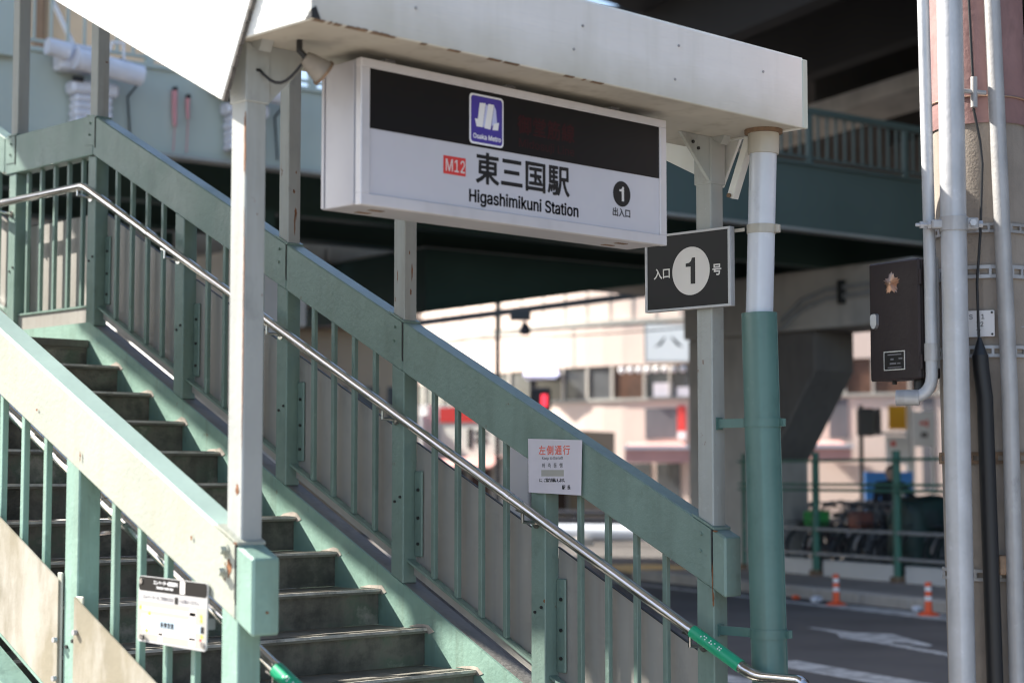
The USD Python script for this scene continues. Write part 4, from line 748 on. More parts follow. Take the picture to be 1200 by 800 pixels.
# exit number sign
ns = Thing('exit_sign', 'square black exit sign with numeral 1 in a white disc beside the downpipe', 'sign', loc=(-0.01, -1.15, 2.14))
ya, yb2 = -0.945, -1.352
r2 = (0, -1, 0)
ns.part('box', cbox(-0.020, 0.001, yb2, ya, 2.143, 2.430, 0.002), 'galv_dull')
parts(ns, 'frame_bar', [cbox(-0.026, -0.0201, yb2, ya, 2.421, 2.430, 0.001), cbox(-0.026, -0.0201, yb2, ya, 2.143, 2.152, 0.001),
                  cbox(-0.026, -0.0201, yb2, yb2 + 0.012, 2.152, 2.421, 0.001), cbox(-0.026, -0.0201, ya - 0.012, ya, 2.152, 2.421, 0.001)], 'galv')
fc = ns.part('panel', box(-0.0232, -0.0202, yb2 + 0.0122, ya - 0.0122, 2.1522, 2.4208), 'sign_black')
ns.part('number_disc', placed(disc(1.167, 2.283, 0.0885), 0.0008, (-0.0233, 0, 0), r2, u_), 'dull_white', under=fc)
ns.part('lettering', one(0.096, 0.0006, (-0.0241, -1.128, 2.235), r2, u_), 'ink', under=fc)
ns.part('lettering', kanji('入口', 0.042, 0.0006, (-0.0233, -0.987, 2.268), r2, u_, 0.98), 'dull_white', under=fc)
ns.part('lettering', kanji('号', 0.045, 0.0006, (-0.0233, -1.266, 2.262), r2, u_), 'dull_white', under=fc)
ns.part('bracket', [box(-0.0005, 0.0015, -1.30, -1.20, 2.25, 2.29), box(-0.010, 0.030, -1.2425, -1.236, 2.20, 2.38)], 'galv_dull')

# notice on the far rail
nt = Thing('notice', 'white laminated keep left notice hung on the green rail beam', 'notice', loc=(-0.02, -0.46, 1.47))
nt.part('sheet', placed(Polygon([(0.318, 1.684), (0.612, 1.674), (0.606, 1.462), (0.322, 1.472)][::-1]), 0.0018, (-0.0165, 0, 0), r2, u_), 'paper')
F = -0.0185
nt.part('lettering', kanji('左側通行', 0.039, 0.0005, (F, -0.378, 1.622), r2, u_, 1.13), 'red_ink')
nt.part('lettering', latin('Keep to the left', 0.0125, 0.0005, (F, -0.395, 1.600), r2, u_, False, 0.115), 'grey_ink')
nt.part('lettering', kanji('좌측통행', 0.020, 0.0005, (F, -0.395, 1.570), r2, u_, 1.6), 'grey_ink')
nt.part('lettering', kanji('に、ご協力お願いします。', 0.0165, 0.0005, (F, -0.380, 1.514), r2, u_, 0.74), 'ink')
nt.part('lettering', kanji('駅長', 0.018, 0.0005, (F, -0.505, 1.486), r2, u_, 1.55), 'ink')
nt.part('faded_patch', placed(rect(0.392, 0.515, 1.535, 1.560), 0.0003, (F + 0.0004, 0, 0), r2, u_), 'beige_print')

# elevator map plate on the near railing
mp = Thing('map_plate', 'small white elevator map plate with black header screwed to the near balusters', 'sign', loc=(-2.06, -0.94, 1.05))
PX = -2.100
pl = mp.part('plate', placed(affinity.rotate(rect(0.768, 1.120, 1.046, 1.238, 0.012), -1.5), 0.005, (PX + 0.005, 0, 0), r2, u_), 'plate_white')
rot = lambda p: affinity.rotate(p, -1.5, origin=(0.944, 1.142))
def mark(poly, m, d=0.0006, lift=0.0):
    mp.part('print', placed(rot(poly), d, (PX - lift, 0, 0), r2, u_), m, under=pl)
mark(rect(0.770, 1.118, 1.196, 1.2365, 0.010), 'sign_black')
mark(rect(0.772, 1.116, 1.052, 1.166), 'beige_print', 0.0003)
for a, b, c_, d_ in ((0.79, 1.07, 1.140, 1.150), (0.79, 1.04, 1.120, 1.127), (0.79, 1.04, 1.082, 1.090), (0.88, 0.90, 1.053, 1.08), (0.80, 1.07, 1.072, 1.078), (1.035, 1.065, 1.055, 1.160)):
    mark(rect(a, b, c_, d_), 'dull_white', 0.0003, 0.0003)
mark(rect(0.784, 1.098, 1.094, 1.117), 'blue_print', 0.0004, 0.0004)
for a, b in ((0.782, 1.146), (0.830, 1.131), (0.818, 1.080), (1.093, 1.142), (1.094, 1.130), (1.098, 1.086)):
    mark(disc(a, b, 0.0055), 'yellow_print', 0.0004, 0.0008)
mark(disc(1.092, 1.076, 0.004), 'red', 0.0004, 0.0008)
mark(rect(1.092, 1.108, 1.096, 1.114, 0.002), 'ink', 0.0004, 0.0008)
mark(rect(0.984, 1.009, 1.1985, 1.2345, 0.002), 'dull_white', 0.0004, 0.0007)
mark(rect(0.958, 0.976, 1.1675, 1.1875, 0.002), 'ink', 0.0004, 0.0002)
def on_plate(m, mat):
    mp.part('lettering', m, mat, under=pl)
ra = (0, -math.cos(math.radians(1.5)), -math.sin(math.radians(1.5))); ua = (0, -math.sin(math.radians(1.5)), math.cos(math.radians(1.5)))
on_plate(kanji('エレベーター経路案内', 0.0135, 0.0004, (PX - 0.0006, -0.848, 1.2205), ra, ua, 0.93), 'white')
on_plate(latin('Elevator route map', 0.0075, 0.0004, (PX - 0.0006, -0.865, 1.2075), ra, ua, True, 0.085), 'white')
on_plate(kanji('エレベーターをご利用の方は', 0.0125, 0.0004, (PX - 0.0001, -0.793, 1.1775), ra, ua, 0.98), 'grey_ink')
on_plate(kanji('へお進みください。', 0.0125, 0.0004, (PX - 0.0001, -0.982, 1.1725), ra, ua, 0.95), 'grey_ink')
on_plate(kanji('新御堂筋', 0.0155, 0.0004, (PX - 0.0009, -0.888, 1.099), ra, ua, 1.15), 'ink')
for a, b in ((0.785, 1.2265), (1.103, 1.06), (0.790, 1.064)):
    mp.part('screw', cyl((PX - 0.004, -a, b), 0.0085, 0.006, (1, 0, 0), 14), 'steel', smooth=40)
mp.part('hook', tube([(PX - 0.006, -0.800, 1.069), (PX - 0.008, -0.812, 1.068), (PX - 0.008, -0.812, 1.060), (PX - 0.006, -0.800, 1.059)], 0.003, 8), 'fastener')
mp.part('bracket', [box(PX + 0.0052, -2.05, -0.80, -0.79, 1.10, 1.13), box(PX + 0.0052, -2.05, -1.09, -1.08, 1.10, 1.13)], 'galv')

# ================================================================== UTILITY POLE
class Frame:
    """Own axes for what is not square to the stairs: ex across, ey away."""
    def __init__(self, o, ang):
        self.o = np.array([o[0], o[1]], float); self.a = ang
        self.ex = np.array([math.cos(ang), math.sin(ang)]); self.ey = np.array([-math.sin(ang), math.cos(ang)])
    def p(self, a, b, z=0.0):
        return np.array([*(self.o + a * self.ex + b * self.ey), z])
    def m(self, mesh):
        mesh = cat_mesh(mesh)
        T = np.eye(4); T[:2, 0] = self.ex; T[:2, 1] = self.ey; T[:2, 3] = self.o
        mesh.apply_transform(T); return mesh
    def box(self, a0, a1, b0, b1, z0, z1, c=0.0):
        return self.m(cbox(a0, a1, b0, b1, z0, z1, c) if c else box(a0, a1, b0, b1, z0, z1))
    def v(self, a, b, z=0.0):
        return np.array([*(a * self.ex + b * self.ey), z])


SITE = Frame((-5.090, -5.402), YAW - math.pi / 2)   # across the street corner, and into it
sp_ = SITE.p
ub = sp_(1.690, 6.33, 0)
pole = Thing('utility_pole', 'tall grey concrete utility pole with pink wrap and strapped conduits at right edge', 'utility pole', loc=ub)
def pc(z):
    return sp_(1.690 - 0.0135 * z, 6.33, z)
def pr(z):
    return 0.166 - 0.0025 * z
pole.part('shaft', tube([pc(z) for z in np.linspace(0, 9, 10)], pr(0), 48, r1=pr(9)), 'pole_concrete', smooth=35)
pole.part('wrap', tube([pc(z) for z in np.linspace(2.752, 4.6, 6)], pr(2.75) + 0.006, 48, caps=False, r1=pr(4.6) + 0.006), 'pink_wrap', smooth=35)
pole.part('wire_tie', tube([pc(2.845) + (pr(2.8) + 0.009) * SITE.v(math.cos(t), math.sin(t)) for t in np.linspace(0, 2 * math.pi, 40)], 0.0035, 6), 'brass', smooth=60)
def ring(z, w, extra, n=26, hole=True):
    r = pr(z) + extra
    seg = []
    for i in range(n):
        t0, t1 = 2 * math.pi * i / n, 2 * math.pi * (i + 1) / n
        c = pc(z)
        def q(t, rr, dz):
            return c + rr * SITE.v(math.cos(t), math.sin(t)) + np.array([0, 0, dz])
        def slab(ta, tb, za, zb):
            return hull([q(t, rr, dz) for t in (ta, tb) for rr in (r - 0.004, r) for dz in (za, zb)])
        m = t0 + 0.36 * (t1 - t0); m2 = t0 + 0.64 * (t1 - t0)
        if hole:
            seg += [slab(t0, t1, w * 0.22, w / 2), slab(t0, t1, -w / 2, -w * 0.22), slab(t0, m - 0.25 * (t1 - t0), -w * 0.22, w * 0.22), slab(m2 + 0.25 * (t1 - t0), t1, -w * 0.22, w * 0.22)]
        else:
            seg += [slab(t0, t1, -w / 2, w / 2)]
    return seg
for z, mt, w in ((2.386, 'galv_dull', 0.032), (2.235, 'galv', 0.045), (1.961, 'galv', 0.040), (1.598, 'rust_lip', 0.040), (1.20, 'galv_dull', 0.04)):
    pole.part('strap', ring(z, w, 0.010), mt)
tag_o = pc(2.056)
tn = SITE.v(-0.42, -0.907)
tr = SITE.v(0.907, -0.42)
pt = pole.part('number_plate', placed(rect(-0.050, 0.050, -0.045, 0.045, 0.004), 0.003, tag_o + tn * (pr(2) + 0.006) + tr * 0.012, tr, (0, 0, 1)), 'white')
o_ = tag_o + tn * (pr(2) + 0.009) + tr * 0.012
pole.part('lettering', [latin('S', 0.016, 0.0006, o_ + tr * -0.036 + np.array([0, 0, 0.016]), tr, (0, 0, 1)), latin('1', 0.016, 0.0006, o_ + tr * 0.004 + np.array([0, 0, 0.016]), tr, (0, 0, 1)),
                        latin('72', 0.016, 0.0006, o_ + tr * -0.014 + np.array([0, 0, -0.010]), tr, (0, 0, 1)), kanji('ア', 0.018, 0.0006, o_ + tr * -0.014 + np.array([0, 0, -0.034]), tr, (0, 0, 1))], 'ink', under=pt)
pole.part('screw', [cyl(o_ + tr * a + np.array([0, 0, b]), 0.004, 0.003, tn, 8) for a in (-0.042, 0.042) for b in (-0.037, 0.037)], 'fastener', under=pt)
pole.part('conduit', tube([sp_(1.497, 6.08, 5.0), sp_(1.496, 6.08, 1.8), sp_(1.500, 6.08, 0.0)], 0.0435, 28), 'galv', label='thick bright conduit, the widest of the three', smooth=35)
pole.part('conduit', tube([sp_(1.612, 6.12, 5.0), sp_(1.652, 6.12, 3.17), sp_(1.686, 6.12, 1.814), sp_(1.692, 6.12, 0.84), sp_(1.70, 6.12, 0.0)], 0.0275, 24), 'galv_dull', label='grimy conduit right of the black cable sleeve', smooth=35)
elb = [sp_(1.410, 6.13, 5.0), sp_(1.418, 6.13, 3.17), sp_(1.425, 6.13, 2.34)] + arc(sp_(1.425, 6.13, 2.34), sp_(1.426, 6.13, 1.805), sp_(1.33, 6.16, 1.80), 9, 0.075) + [sp_(1.345, 6.155, 1.80)]
pole.part('conduit', tube(elb, 0.0205, 22), 'galv', label='thin conduit bending under the metal box', smooth=35)
parts(pole, 'coupling', [tube([sp_(1.425, 6.13, 1.985), sp_(1.4255, 6.13, 1.925)], 0.0235, 22), tube([sp_(1.385, 6.145, 1.802), sp_(1.312, 6.17, 1.802)], 0.027, 22)], 'galv_dull', smooth=35)
pole.part('clamp', [tube([sp_(1.4965, 6.08, 2.41), sp_(1.4965, 6.08, 2.362)], 0.048, 24), SITE.box(1.535, 1.575, 6.05, 6.09, 2.365, 2.405, 0.004), SITE.box(1.42, 1.46, 6.06, 6.10, 2.37, 2.40, 0.004)], 'galv_dull', smooth=35)
parts(pole, 'bolt', [tube([sp_(1.37, 6.09, 2.385), sp_(1.47, 6.09, 2.385)], 0.006, 8), cyl(sp_(1.41, 6.09, 2.385), 0.014, 0.012, SITE.v(1, 0), 6), cyl(sp_(1.385, 6.09, 2.385), 0.013, 0.010, SITE.v(1, 0), 6), cyl(sp_(1.575, 6.07, 2.385), 0.013, 0.016, SITE.v(1, 0), 6), cyl(sp_(1.55, 6.04, 2.385), 0.012, 0.014, SITE.v(0, -1), 6)], 'galv', smooth=30)
pole.part('bracket', SITE.box(1.440, 1.458, 6.14, 6.30, 1.90, 2.28, 0.003), 'galv_dull')
pole.part('bracket', SITE.box(1.640, 1.672, 6.12, 6.18, 1.205, 1.270, 0.003), 'rust_lip', label='rusty bracket low on the pole')
cb = [(1.570, 5.0), (1.577, 3.166), (1.586, 2.883), (1.584, 2.803), (1.606, 2.68), (1.612, 2.602), (1.601, 2.367), (1.586, 2.191), (1.589, 2.0)]
pole.part('cable', tube([sp_(a, 6.135, z) for a, z in cb], 0.0048, 8), 'rubber', label='thin black cable hanging down the pole', smooth=60)
pole.part('cable_joint', [tube([sp_(1.585, 6.12, 2.90), sp_(1.584, 6.12, 2.795)], 0.0115, 12), tube([sp_(1.545, 6.12, 2.852), sp_(1.625, 6.12, 2.845)], 0.008, 8)], 'galv_dull', smooth=35)
pole.part('cable_sleeve', tube([sp_(1.5905, 6.13, 1.945), sp_(1.593, 6.13, 1.90), sp_(1.604, 6.13, 1.80), sp_(1.620, 6.13, 0.842), sp_(1.63, 6.13, 0.0)], 0.0275, 20), 'rubber', label='thick black sleeve around the cable', smooth=35)
pole.part('cable_cone', tube([sp_(1.5895, 6.13, 2.005), sp_(1.5905, 6.13, 1.944)], 0.006, 16, r1=0.0265), 'rubber', smooth=35)
pole.part('steel_wire', tube([sp_(1.632, 6.17, 2.048), sp_(1.84, 6.22, 2.046)], 0.0022, 6), 'galv')

# metal box on the pole
RDF = Frame((0, 0), math.atan2(R[1], R[0]))          # ex along the road, ey towards the stairs' side
mb = Thing('metal_box', 'dark brown-black steel box with brass star emblem on the utility pole', 'box', loc=(0.30, -1.80, 1.86))
BX = Frame((0.207, -1.984), math.atan2(R[1], R[0]) + 0.16)  # front face runs along ex; ey points out of it
DW, z0, z1 = 0.240, 1.866, 2.281
mb.part('body', BX.m(cbox(0.002, DW - 0.002, -0.105, -0.014, z0 + 0.002, z1 - 0.002, 0.006)), 'black_metal')
dr = mb.part('door', BX.m(cbox(0.0, DW, -0.0135, 0.0, z0, z1, 0.006)), 'black_metal')
star = []
for k in range(5):
    for w_, l_, h_ in ((0.0075, 0.032, 0.010), (0.006, 0.026, 0.007), (0.006, 0.026, 0.007)):
        pass
    t = math.pi / 2 + 2 * math.pi * k / 5
    c = np.array([0.127, 0, 2.203])
    for dt, ln in ((0, 0.042), (-0.26, 0.037), (0.26, 0.037), (-0.5, 0.028), (0.5, 0.028)):
        d = np.array([math.cos(t + dt), 0, math.sin(t + dt)]); n = np.array([-math.sin(t + dt), 0, math.cos(t + dt)])
        star.append(hull([c + n * 0.004, c - n * 0.004, c + d * ln * 0.75 + n * 0.0042, c + d * ln * 0.75 - n * 0.0042, c + d * ln, c + d * 0.3 * ln + np.array([0, 0.010, 0]), c + d * ln * 0.85 + np.array([0, 0.005, 0]), c + np.array([0, 0.013, 0])]))
star.append(revolve([(0, 0.0), (0.008, 0.0), (0.007, 0.005), (0, 0.008)], (0, 0, 0), 14).apply_transform(trimesh.transformations.rotation_matrix(-math.pi / 2, [1, 0, 0])).apply_translation([0.127, 0.009, 2.203]))
mb.part('emblem', BX.m(star), 'brass', under=dr)
lk = mb.part('lock', BX.m(hull([(0.208 + 0.0165 * a, y, 2.075 + 0.0285 * b) for y, s in ((0.0, 1.0), (0.012, 0.9)) for a, b in ((-s, 0.8 * s), (-0.6 * s, s), (0.6 * s, s), (s, 0.8 * s), (s, -0.4 * s), (0.5 * s, -0.9 * s), (0, -s), (-0.5 * s, -0.9 * s), (-s, -0.4 * s))])), 'chrome', under=dr)
mb.part('name_plate', BX.box(0.070, 0.166, 0.0002, 0.002, 1.902, 1.966), 'sign_black', under=dr)
mb.part('plate_border', [BX.box(0.068, 0.168, 0.0002, 0.0032, 1.964, 1.967), BX.box(0.068, 0.168, 0.0002, 0.0032, 1.901, 1.904), BX.box(0.068, 0.071, 0.0002, 0.0032, 1.904, 1.964), BX.box(0.165, 0.168, 0.0002, 0.0032, 1.904, 1.964)], 'chrome', under=dr)
mb.part('plate_print', [BX.box(a, b, 0.0021, 0.0026, z, z + h) for a, b, z, h in ((0.085, 0.150, 1.953, 0.004), (0.080, 0.098, 1.938, 0.005), (0.122, 0.136, 1.936, 0.006), (0.110, 0.140, 1.921, 0.006), (0.090, 0.105, 1.922, 0.004), (0.085, 0.150, 1.909, 0.003))], 'grey_ink', under=dr)
parts(mb, 'hinge', [cyl(BX.p(-0.003, -0.004, z), 0.006, 0.05, (0, 0, 1), 10) for z in (1.90, 2.19)], 'black_metal')
parts(mb, 'gland', [tube([BX.p(0.055, -0.055, 1.867), BX.p(0.055, -0.055, 1.825)], 0.021, 14), tube([BX.p(0.17, -0.05, 1.867), BX.p(0.17, -0.05, 1.855)], 0.008, 10)], 'rubber', smooth=35)

# ================================================================== FOOTBRIDGE
BR = Frame((5.28, 10.21), math.radians(-7.3))
fb = Thing('footbridge', 'pale green steel footbridge with barred railing crossing behind the stairs', 'bridge', loc=BR.p(4, 2.5, 0), rot=BR.a)
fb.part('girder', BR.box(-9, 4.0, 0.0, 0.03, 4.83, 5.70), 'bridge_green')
fb.part('girder', BR.box(4.0, 30, 0.002, 0.032, 4.83, 5.70), 'bridge_green_shaded', label='girder section beyond the station sign, green darkened for viaduct shade')
fb.part('girder', BR.box(-9, 30, 5.0, 5.03, 4.83, 5.70), 'bridge_green')
for b0, b1 in ((-0.09, 0.12), (4.91, 5.12)):
    fb.part('flange', BR.box(-9, 30, b0, b1, 4.795, 4.829), 'flange')
for q0, q1, mt in ((-9, 4.0, 'bridge_green'), (4.001, 30, 'bridge_green_shaded')):
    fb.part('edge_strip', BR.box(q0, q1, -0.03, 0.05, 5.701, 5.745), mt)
fb.part('deck', BR.box(-9, 30, 0.051, 4.999, 5.50, 5.64), 'concrete')
fb.part('back_beam', BR.box(5.12, 12, 5.3, 6.3, 4.60, 4.86, 0.02), 'concrete')
fb.part('back_beam', BR.box(-1, 5.1, 5.3, 6.3, 3.95, 4.86, 0.03), 'concrete', label='concrete beam behind the far girder')
for b in (1.6, 3.4):
    fb.part('girder', [BR.box(-9, 30, b, b + 0.02, 4.62, 5.499), BR.box(-9, 30, b - 0.12, b + 0.14, 4.585, 4.619)], 'girder_dark', label='dark green inner girder')
for k in range(26):
    a = -8.5 + 1.5 * k
    for b0, b1 in ((0.031, 1.599), (1.621, 3.399), (3.421, 4.999)):
        fb.part('cross_beam', [BR.box(a, a + 0.012, b0, b1, 5.10, 5.499), BR.box(a - 0.05, a + 0.062, b0, b1, 5.085, 5.099)], 'girder_dark')
bars = 0
for b, nm in ((0.02, 0), (4.98, 1)):
    for q0, q1, mt in ((-9, 4.0, 'bridge_green'), (4.001, 30, 'bridge_green_shaded')):
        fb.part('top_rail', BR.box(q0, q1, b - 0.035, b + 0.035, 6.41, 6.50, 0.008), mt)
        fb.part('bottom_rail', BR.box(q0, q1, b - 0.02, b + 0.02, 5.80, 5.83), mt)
    for k in range(20):
        a = -8.0 + 1.94 * k - (0.02 if nm else 0)
        if -2.2 < a < 15.5:
            fb.part('rail_post', BR.box(a - 0.045, a + 0.045, b - 0.03, b + 0.03, 5.745, 6.409, 0.004), 'bridge_green' if a < 4 else 'bridge_green_shaded')
        for j in range(1, 11):
            q = a + j * 1.94 / 11
            if -2.2 < q < 15.5 and nm == 0:
                fb.part('baluster', BR.box(q - 0.013, q + 0.013, b - 0.013, b + 0.013, 5.831, 6.4095), 'bridge_green' if q < 4 else 'bridge_green_shaded')
fb.part('stair_tower_post', BR.box(-1.95, -1.68, -0.09, -0.031, 5.60, 8.4, 0.006), 'bridge_green', label='wide pale green post at the left end')
fb.part('diagonal_brace', bar(BR.p(-1.28, 0.05, 6.25), BR.p(-0.92, 0.05, 5.60), 0.03, 0.05, (BR.ey[0], BR.ey[1], 0)), 'white')
fb.part('pipe', tube([BR.p(11.27, 0.09, 6.5), BR.p(11.27, 0.09, 7.36)] + arc(BR.p(11.27, 0.09, 7.3), BR.p(11.27, 0.09, 7.48), BR.p(10.3, 0.5, 7.56), 6, 0.12) + [BR.p(10.2, 0.55, 7.56)], 0.045, 12), 'bridge_green_shaded', smooth=35)

def pier(u, v, w, d, cap_near, cap_far, label, top=4.58):
    """Concrete T-shaped pier: u, v its near left corner (front right edge), cap along v."""
    t = Thing('pier', label, 'pier', loc=BR.p(u + w / 2, v + d / 2, 0), rot=BR.a)
    t.part('column', BR.box(u, u + w, v, v + d, 0, top - 0.881, 0.03), 'concrete')
    def hz(pts, a0, a1):
        return BR.m(yz(pts, a0, a1, 0.02))
    if cap_near > 1:
        t.part('haunch', hz([(v - 0.001, 1.72), (v - 0.001, 3.699), (v - 0.98, 3.699), (v - 0.98, 3.10)][::-1], u + 0.03, u + w - 0.03), 'shaded_concrete')
    t.part('cap', BR.box(u - 0.10, u + w + 0.10, v - cap_near, v + d + cap_far, top - 0.88, top, 0.03), 'concrete')
    for b in (v - cap_near + 0.4, v + d / 2, v + d + cap_far - 0.4):
        t.part('bearing', BR.box(u + 0.2, u + w - 0.2, b - 0.15, b + 0.15, top + 0.0005, 4.5845), 'girder_dark')
    return t
pB = pier(11.34, 2.75, 0.92, 1.75, 3.0, 0.0, 'concrete T-shaped footbridge pier with dark haunch right of the downpipe')
for dz in (0.0, 0.13):
    pB.part('conduit', tube([BR.p(11.20, 2.3, 3.72 + dz), BR.p(11.20, 1.85, 4.00 + dz), BR.p(11.20, 1.35, 4.12 + dz), BR.p(11.20, -0.1, 4.16 + dz)], 0.035, 10), 'galv_dull', smooth=35)
pB.part('clip', BR.box(11.14, 11.239, 1.02, 1.10, 4.02, 4.36), 'fastener')
pA = pier(1.50, 0.95, 0.62, 1.75, 0.0, 1.6, 'beige concrete footbridge pier half hidden behind the canopy posts', 4.10)
# tapering steel arm below the deck
ws = Thing('steel_crosshead', 'dark green tapering steel girder under the footbridge, behind the station sign', 'girder', loc=BR.p(5.3, 3.4, 3.8), rot=BR.a)
def xzpoly(pts, b0, b1):
    m = ext(Polygon(pts), b1 - b0)
    m.apply_transform(np.array([[1, 0, 0, 0], [0, 0, -1, b1], [0, 1, 0, 0], [0, 0, 0, 1.0]])); return BR.m(m)
ws.part('web', xzpoly([(5.26, 3.75), (9.9, 4.50), (9.9, 4.575), (5.26, 4.575)], 3.02, 9.5), 'girder_dark')
ws.part('flange', BR.box(5.18, 9.9, 2.94, 9.6, 4.5755, 4.5845), 'flange')
ws.part('bottom_flange', xzpoly([(5.20, 3.70), (9.9, 4.46), (9.9, 4.499), (5.20, 3.739)], 2.94, 9.6), 'girder_dark')

# covered lamps and bundles hanging on the footbridge
def lamp(u, tag_label):
    t = Thing('bridge_lamp', tag_label, 'lamp', group=None, loc=BR.p(u, -0.35, 5.5), rot=BR.a)
    t.part('cylinder', tube([BR.p(u - 0.34, -0.36, 5.60), BR.p(u + 0.36, -0.36, 5.52)], 0.105, 24), 'sheet_white', smooth=40)
    t.part('end_cap', cyl(BR.p(u - 0.60, -0.28, 5.70), 0.085, 0.22, BR.v(1, 0, -0.08), 20), 'sheet_white', smooth=40)
    t.part('box', BR.box(u - 0.44, u - 0.05, -0.24, -0.03, 5.52, 5.78, 0.02), 'sheet_white')
    t.part('cable', tube([BR.p(u + 0.2, -0.22, 5.70), BR.p(u + 0.42, -0.12, 5.66), BR.p(u + 0.46, -0.08, 5.50), BR.p(u + 0.36, -0.05, 5.36), BR.p(u + 0.40, -0.05, 4.9)], 0.010, 8), 'rubber', smooth=50)
    t.part('strap', tube([BR.p(u - 0.15, -0.36, 5.578), BR.p(u - 0.11, -0.36, 5.574)], 0.108, 24), 'galv_dull', smooth=40)
    t.part('hook', tube([BR.p(u + 0.02, -0.34, 5.72), BR.p(u + 0.05, -0.34, 5.82), BR.p(u + 0.17, -0.34, 5.83), BR.p(u + 0.18, -0.34, 5.66)], 0.014, 8), 'white', smooth=40)
    return t
lamp(-0.86, 'white covered lamp on the footbridge left of the near canopy post, behind a grey post')
lamp(0.84, 'white covered lamp on the footbridge seen just right of the near canopy post')
def bundle(u, label):
    t = Thing('wrapped_box', label, 'box', loc=BR.p(u, -0.1, 5.1), rot=BR.a)
    t.part('top', BR.box(u - 0.24, u + 0.26, -0.25, -0.031, 5.30, 5.43, 0.03), 'sheet_white')
    ms = []
    for k in range(5):
        w = 0.19 + 0.015 * RNG.random()
        ms.append(BR.m(cbox(u - w, u + w, -0.22 - 0.01 * RNG.random(), -0.032, 5.225 - 0.075 * k, 5.298 - 0.075 * k, 0.02)))
    t.part('wrapping', ms, 'sheet_white')
    t.part('bracket', BR.box(u - 0.25, u - 0.14, -0.27, -0.24, 5.40, 5.45), 'fastener')
bundle(-0.93, 'white wrapped box with crumpled folds below the lamp at upper left')
bundle(0.78, 'white wrapped box behind the sign end, right of the near canopy post')
for u, zt, zb, w, lb in ((0.02, 5.49, 5.13, 0.045, 'longer red ribbon roll with hanging cord on the pale green bridge girder'), (0.17, 5.43, 5.22, 0.035, 'shorter red ribbon roll with cord on the pale green bridge girder')):
    t = Thing('ribbon', lb, 'ribbon', loc=BR.p(u, -0.04, zb), rot=BR.a)
    t.part('roll', [tube([BR.p(u, -0.05, zt), BR.p(u, -0.05, (zt + zb) / 2), BR.p(u + 0.008, -0.05, zb)], w * 0.75, 10, r1=w * 0.5)], 'ribbon', smooth=50)
    t.part('knot', BR.box(u - 0.02, u + 0.02, -0.09, -0.031, zt, zt + 0.04, 0.006), 'fastener')
    t.part('cord', tube([BR.p(u + 0.008, -0.05, zb), BR.p(u - 0.005, -0.05, 4.86)], 0.006, 6), 'ribbon')

# ================================================================== VIADUCT
VF = SITE
vi = Thing('viaduct', 'dark elevated road deck with steel girders overhead at upper right', 'viaduct', loc=sp_(20, 35, 0))
P1 = np.array([-1.8, 24.6]); e1 = np.array([0.62, 0.784]); rr = np.array([-0.42, 0.907])
poly = Polygon([tuple(P1 + 5.1 * e1 - 85 * rr), tuple(P1 + 5.1 * e1), tuple(P1 + 170 * e1), (160, 155), (110, -45)])
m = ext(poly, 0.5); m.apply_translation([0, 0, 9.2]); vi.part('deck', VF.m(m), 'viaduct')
ed = poly.buffer(-0.05).exterior
m = ext(poly.difference(poly.buffer(-0.25)), 1.0); m.apply_translation([0, 0, 9.705]); vi.part('parapet', VF.m(m), 'viaduct')
poly2 = shapely.box(0.6, 31.0, 60, 58).difference(poly.buffer(0.3))
for g in getattr(poly2, 'geoms', [poly2]):
    m = ext(g, 0.5); m.apply_translation([0, 0, 9.2]); vi.part('deck', VF.m(m), 'viaduct', label='far deck beyond the footbridge')
per = np.array([rr[1], -rr[0]])
for k in range(1, 40):
    c = P1 + per * (0.6 + 2.6 * k)
    st_ = LineString([tuple(c - 90 * rr), tuple(c + 190 * rr)]).buffer(0.16, cap_style=2).intersection(poly.buffer(-0.1))
    for g in getattr(st_, 'geoms', [st_]):
        if g.is_empty or g.area < 0.3: continue
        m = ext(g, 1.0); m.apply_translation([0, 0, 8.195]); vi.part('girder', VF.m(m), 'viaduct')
vi.part('cross_beam', bar(sp_(3.4, 37.6, 8.05), sp_(9.6, 24.5, 8.05), 1.2, 0.28), 'concrete', label='pale cross beam under the deck')
vi.part('light_fitting', bar(sp_(2.05, 27, 7.95), sp_(2.75, 26.4, 7.92), 0.10, 0.08), 'flange')

# ================================================================== BUILDINGS BEHIND
tb = Thing('apartment_building', 'tan rendered tall building rising behind the footbridge at upper left', 'building', loc=sp_(-34, 70, 0), rot=SITE.a)
tb.part('wall', SITE.box(-54, -13.9, 68, 73, 0, 26), 'tan_wall')
for k in range(8):
    for j in range(5):
        a = -53 + 4.0 * k
        w = tb.part('window', SITE.box(a, a + 1.6, 67.93, 67.995, 4.0 + 3.0 * j, 5.6 + 3.0 * j), 'dark_glass')
        tb.part('window_frame', [SITE.box(a - 0.06, a + 1.66, 67.90, 67.929, 3.92 + 3 * j, 4.0 + 3 * j), SITE.box(a + 0.77, a + 0.83, 67.90, 67.929, 4.0 + 3 * j, 5.6 + 3 * j)], 'frame', under=w)
tb.part('pilaster', SITE.box(-18.2, -17.8, 67.6, 67.999, 0, 26), 'rust_lip', label='brown vertical strip')
WF = Frame(sp_(-8.35, 45.0)[:2], math.atan2(R[1], R[0]))
wb = Thing('white_building', 'bright sunlit white low building glimpsed through the stair balusters', 'building', loc=WF.p(6, -4, 0), rot=WF.a)
wb.part('wall', WF.box(0, 16, -3, 0, 0, 8.8), 'white_wall')
wb.part('parapet', WF.box(-0.06, 16.06, -3.06, 0.06, 8.8, 9.05), 'white_wall')
for k in range(4):
    w = wb.part('window', WF.box(2.5 + 3.5 * k, 4.3 + 3.5 * k, 0.002, 0.03, 5.9, 7.2), 'dark_glass')

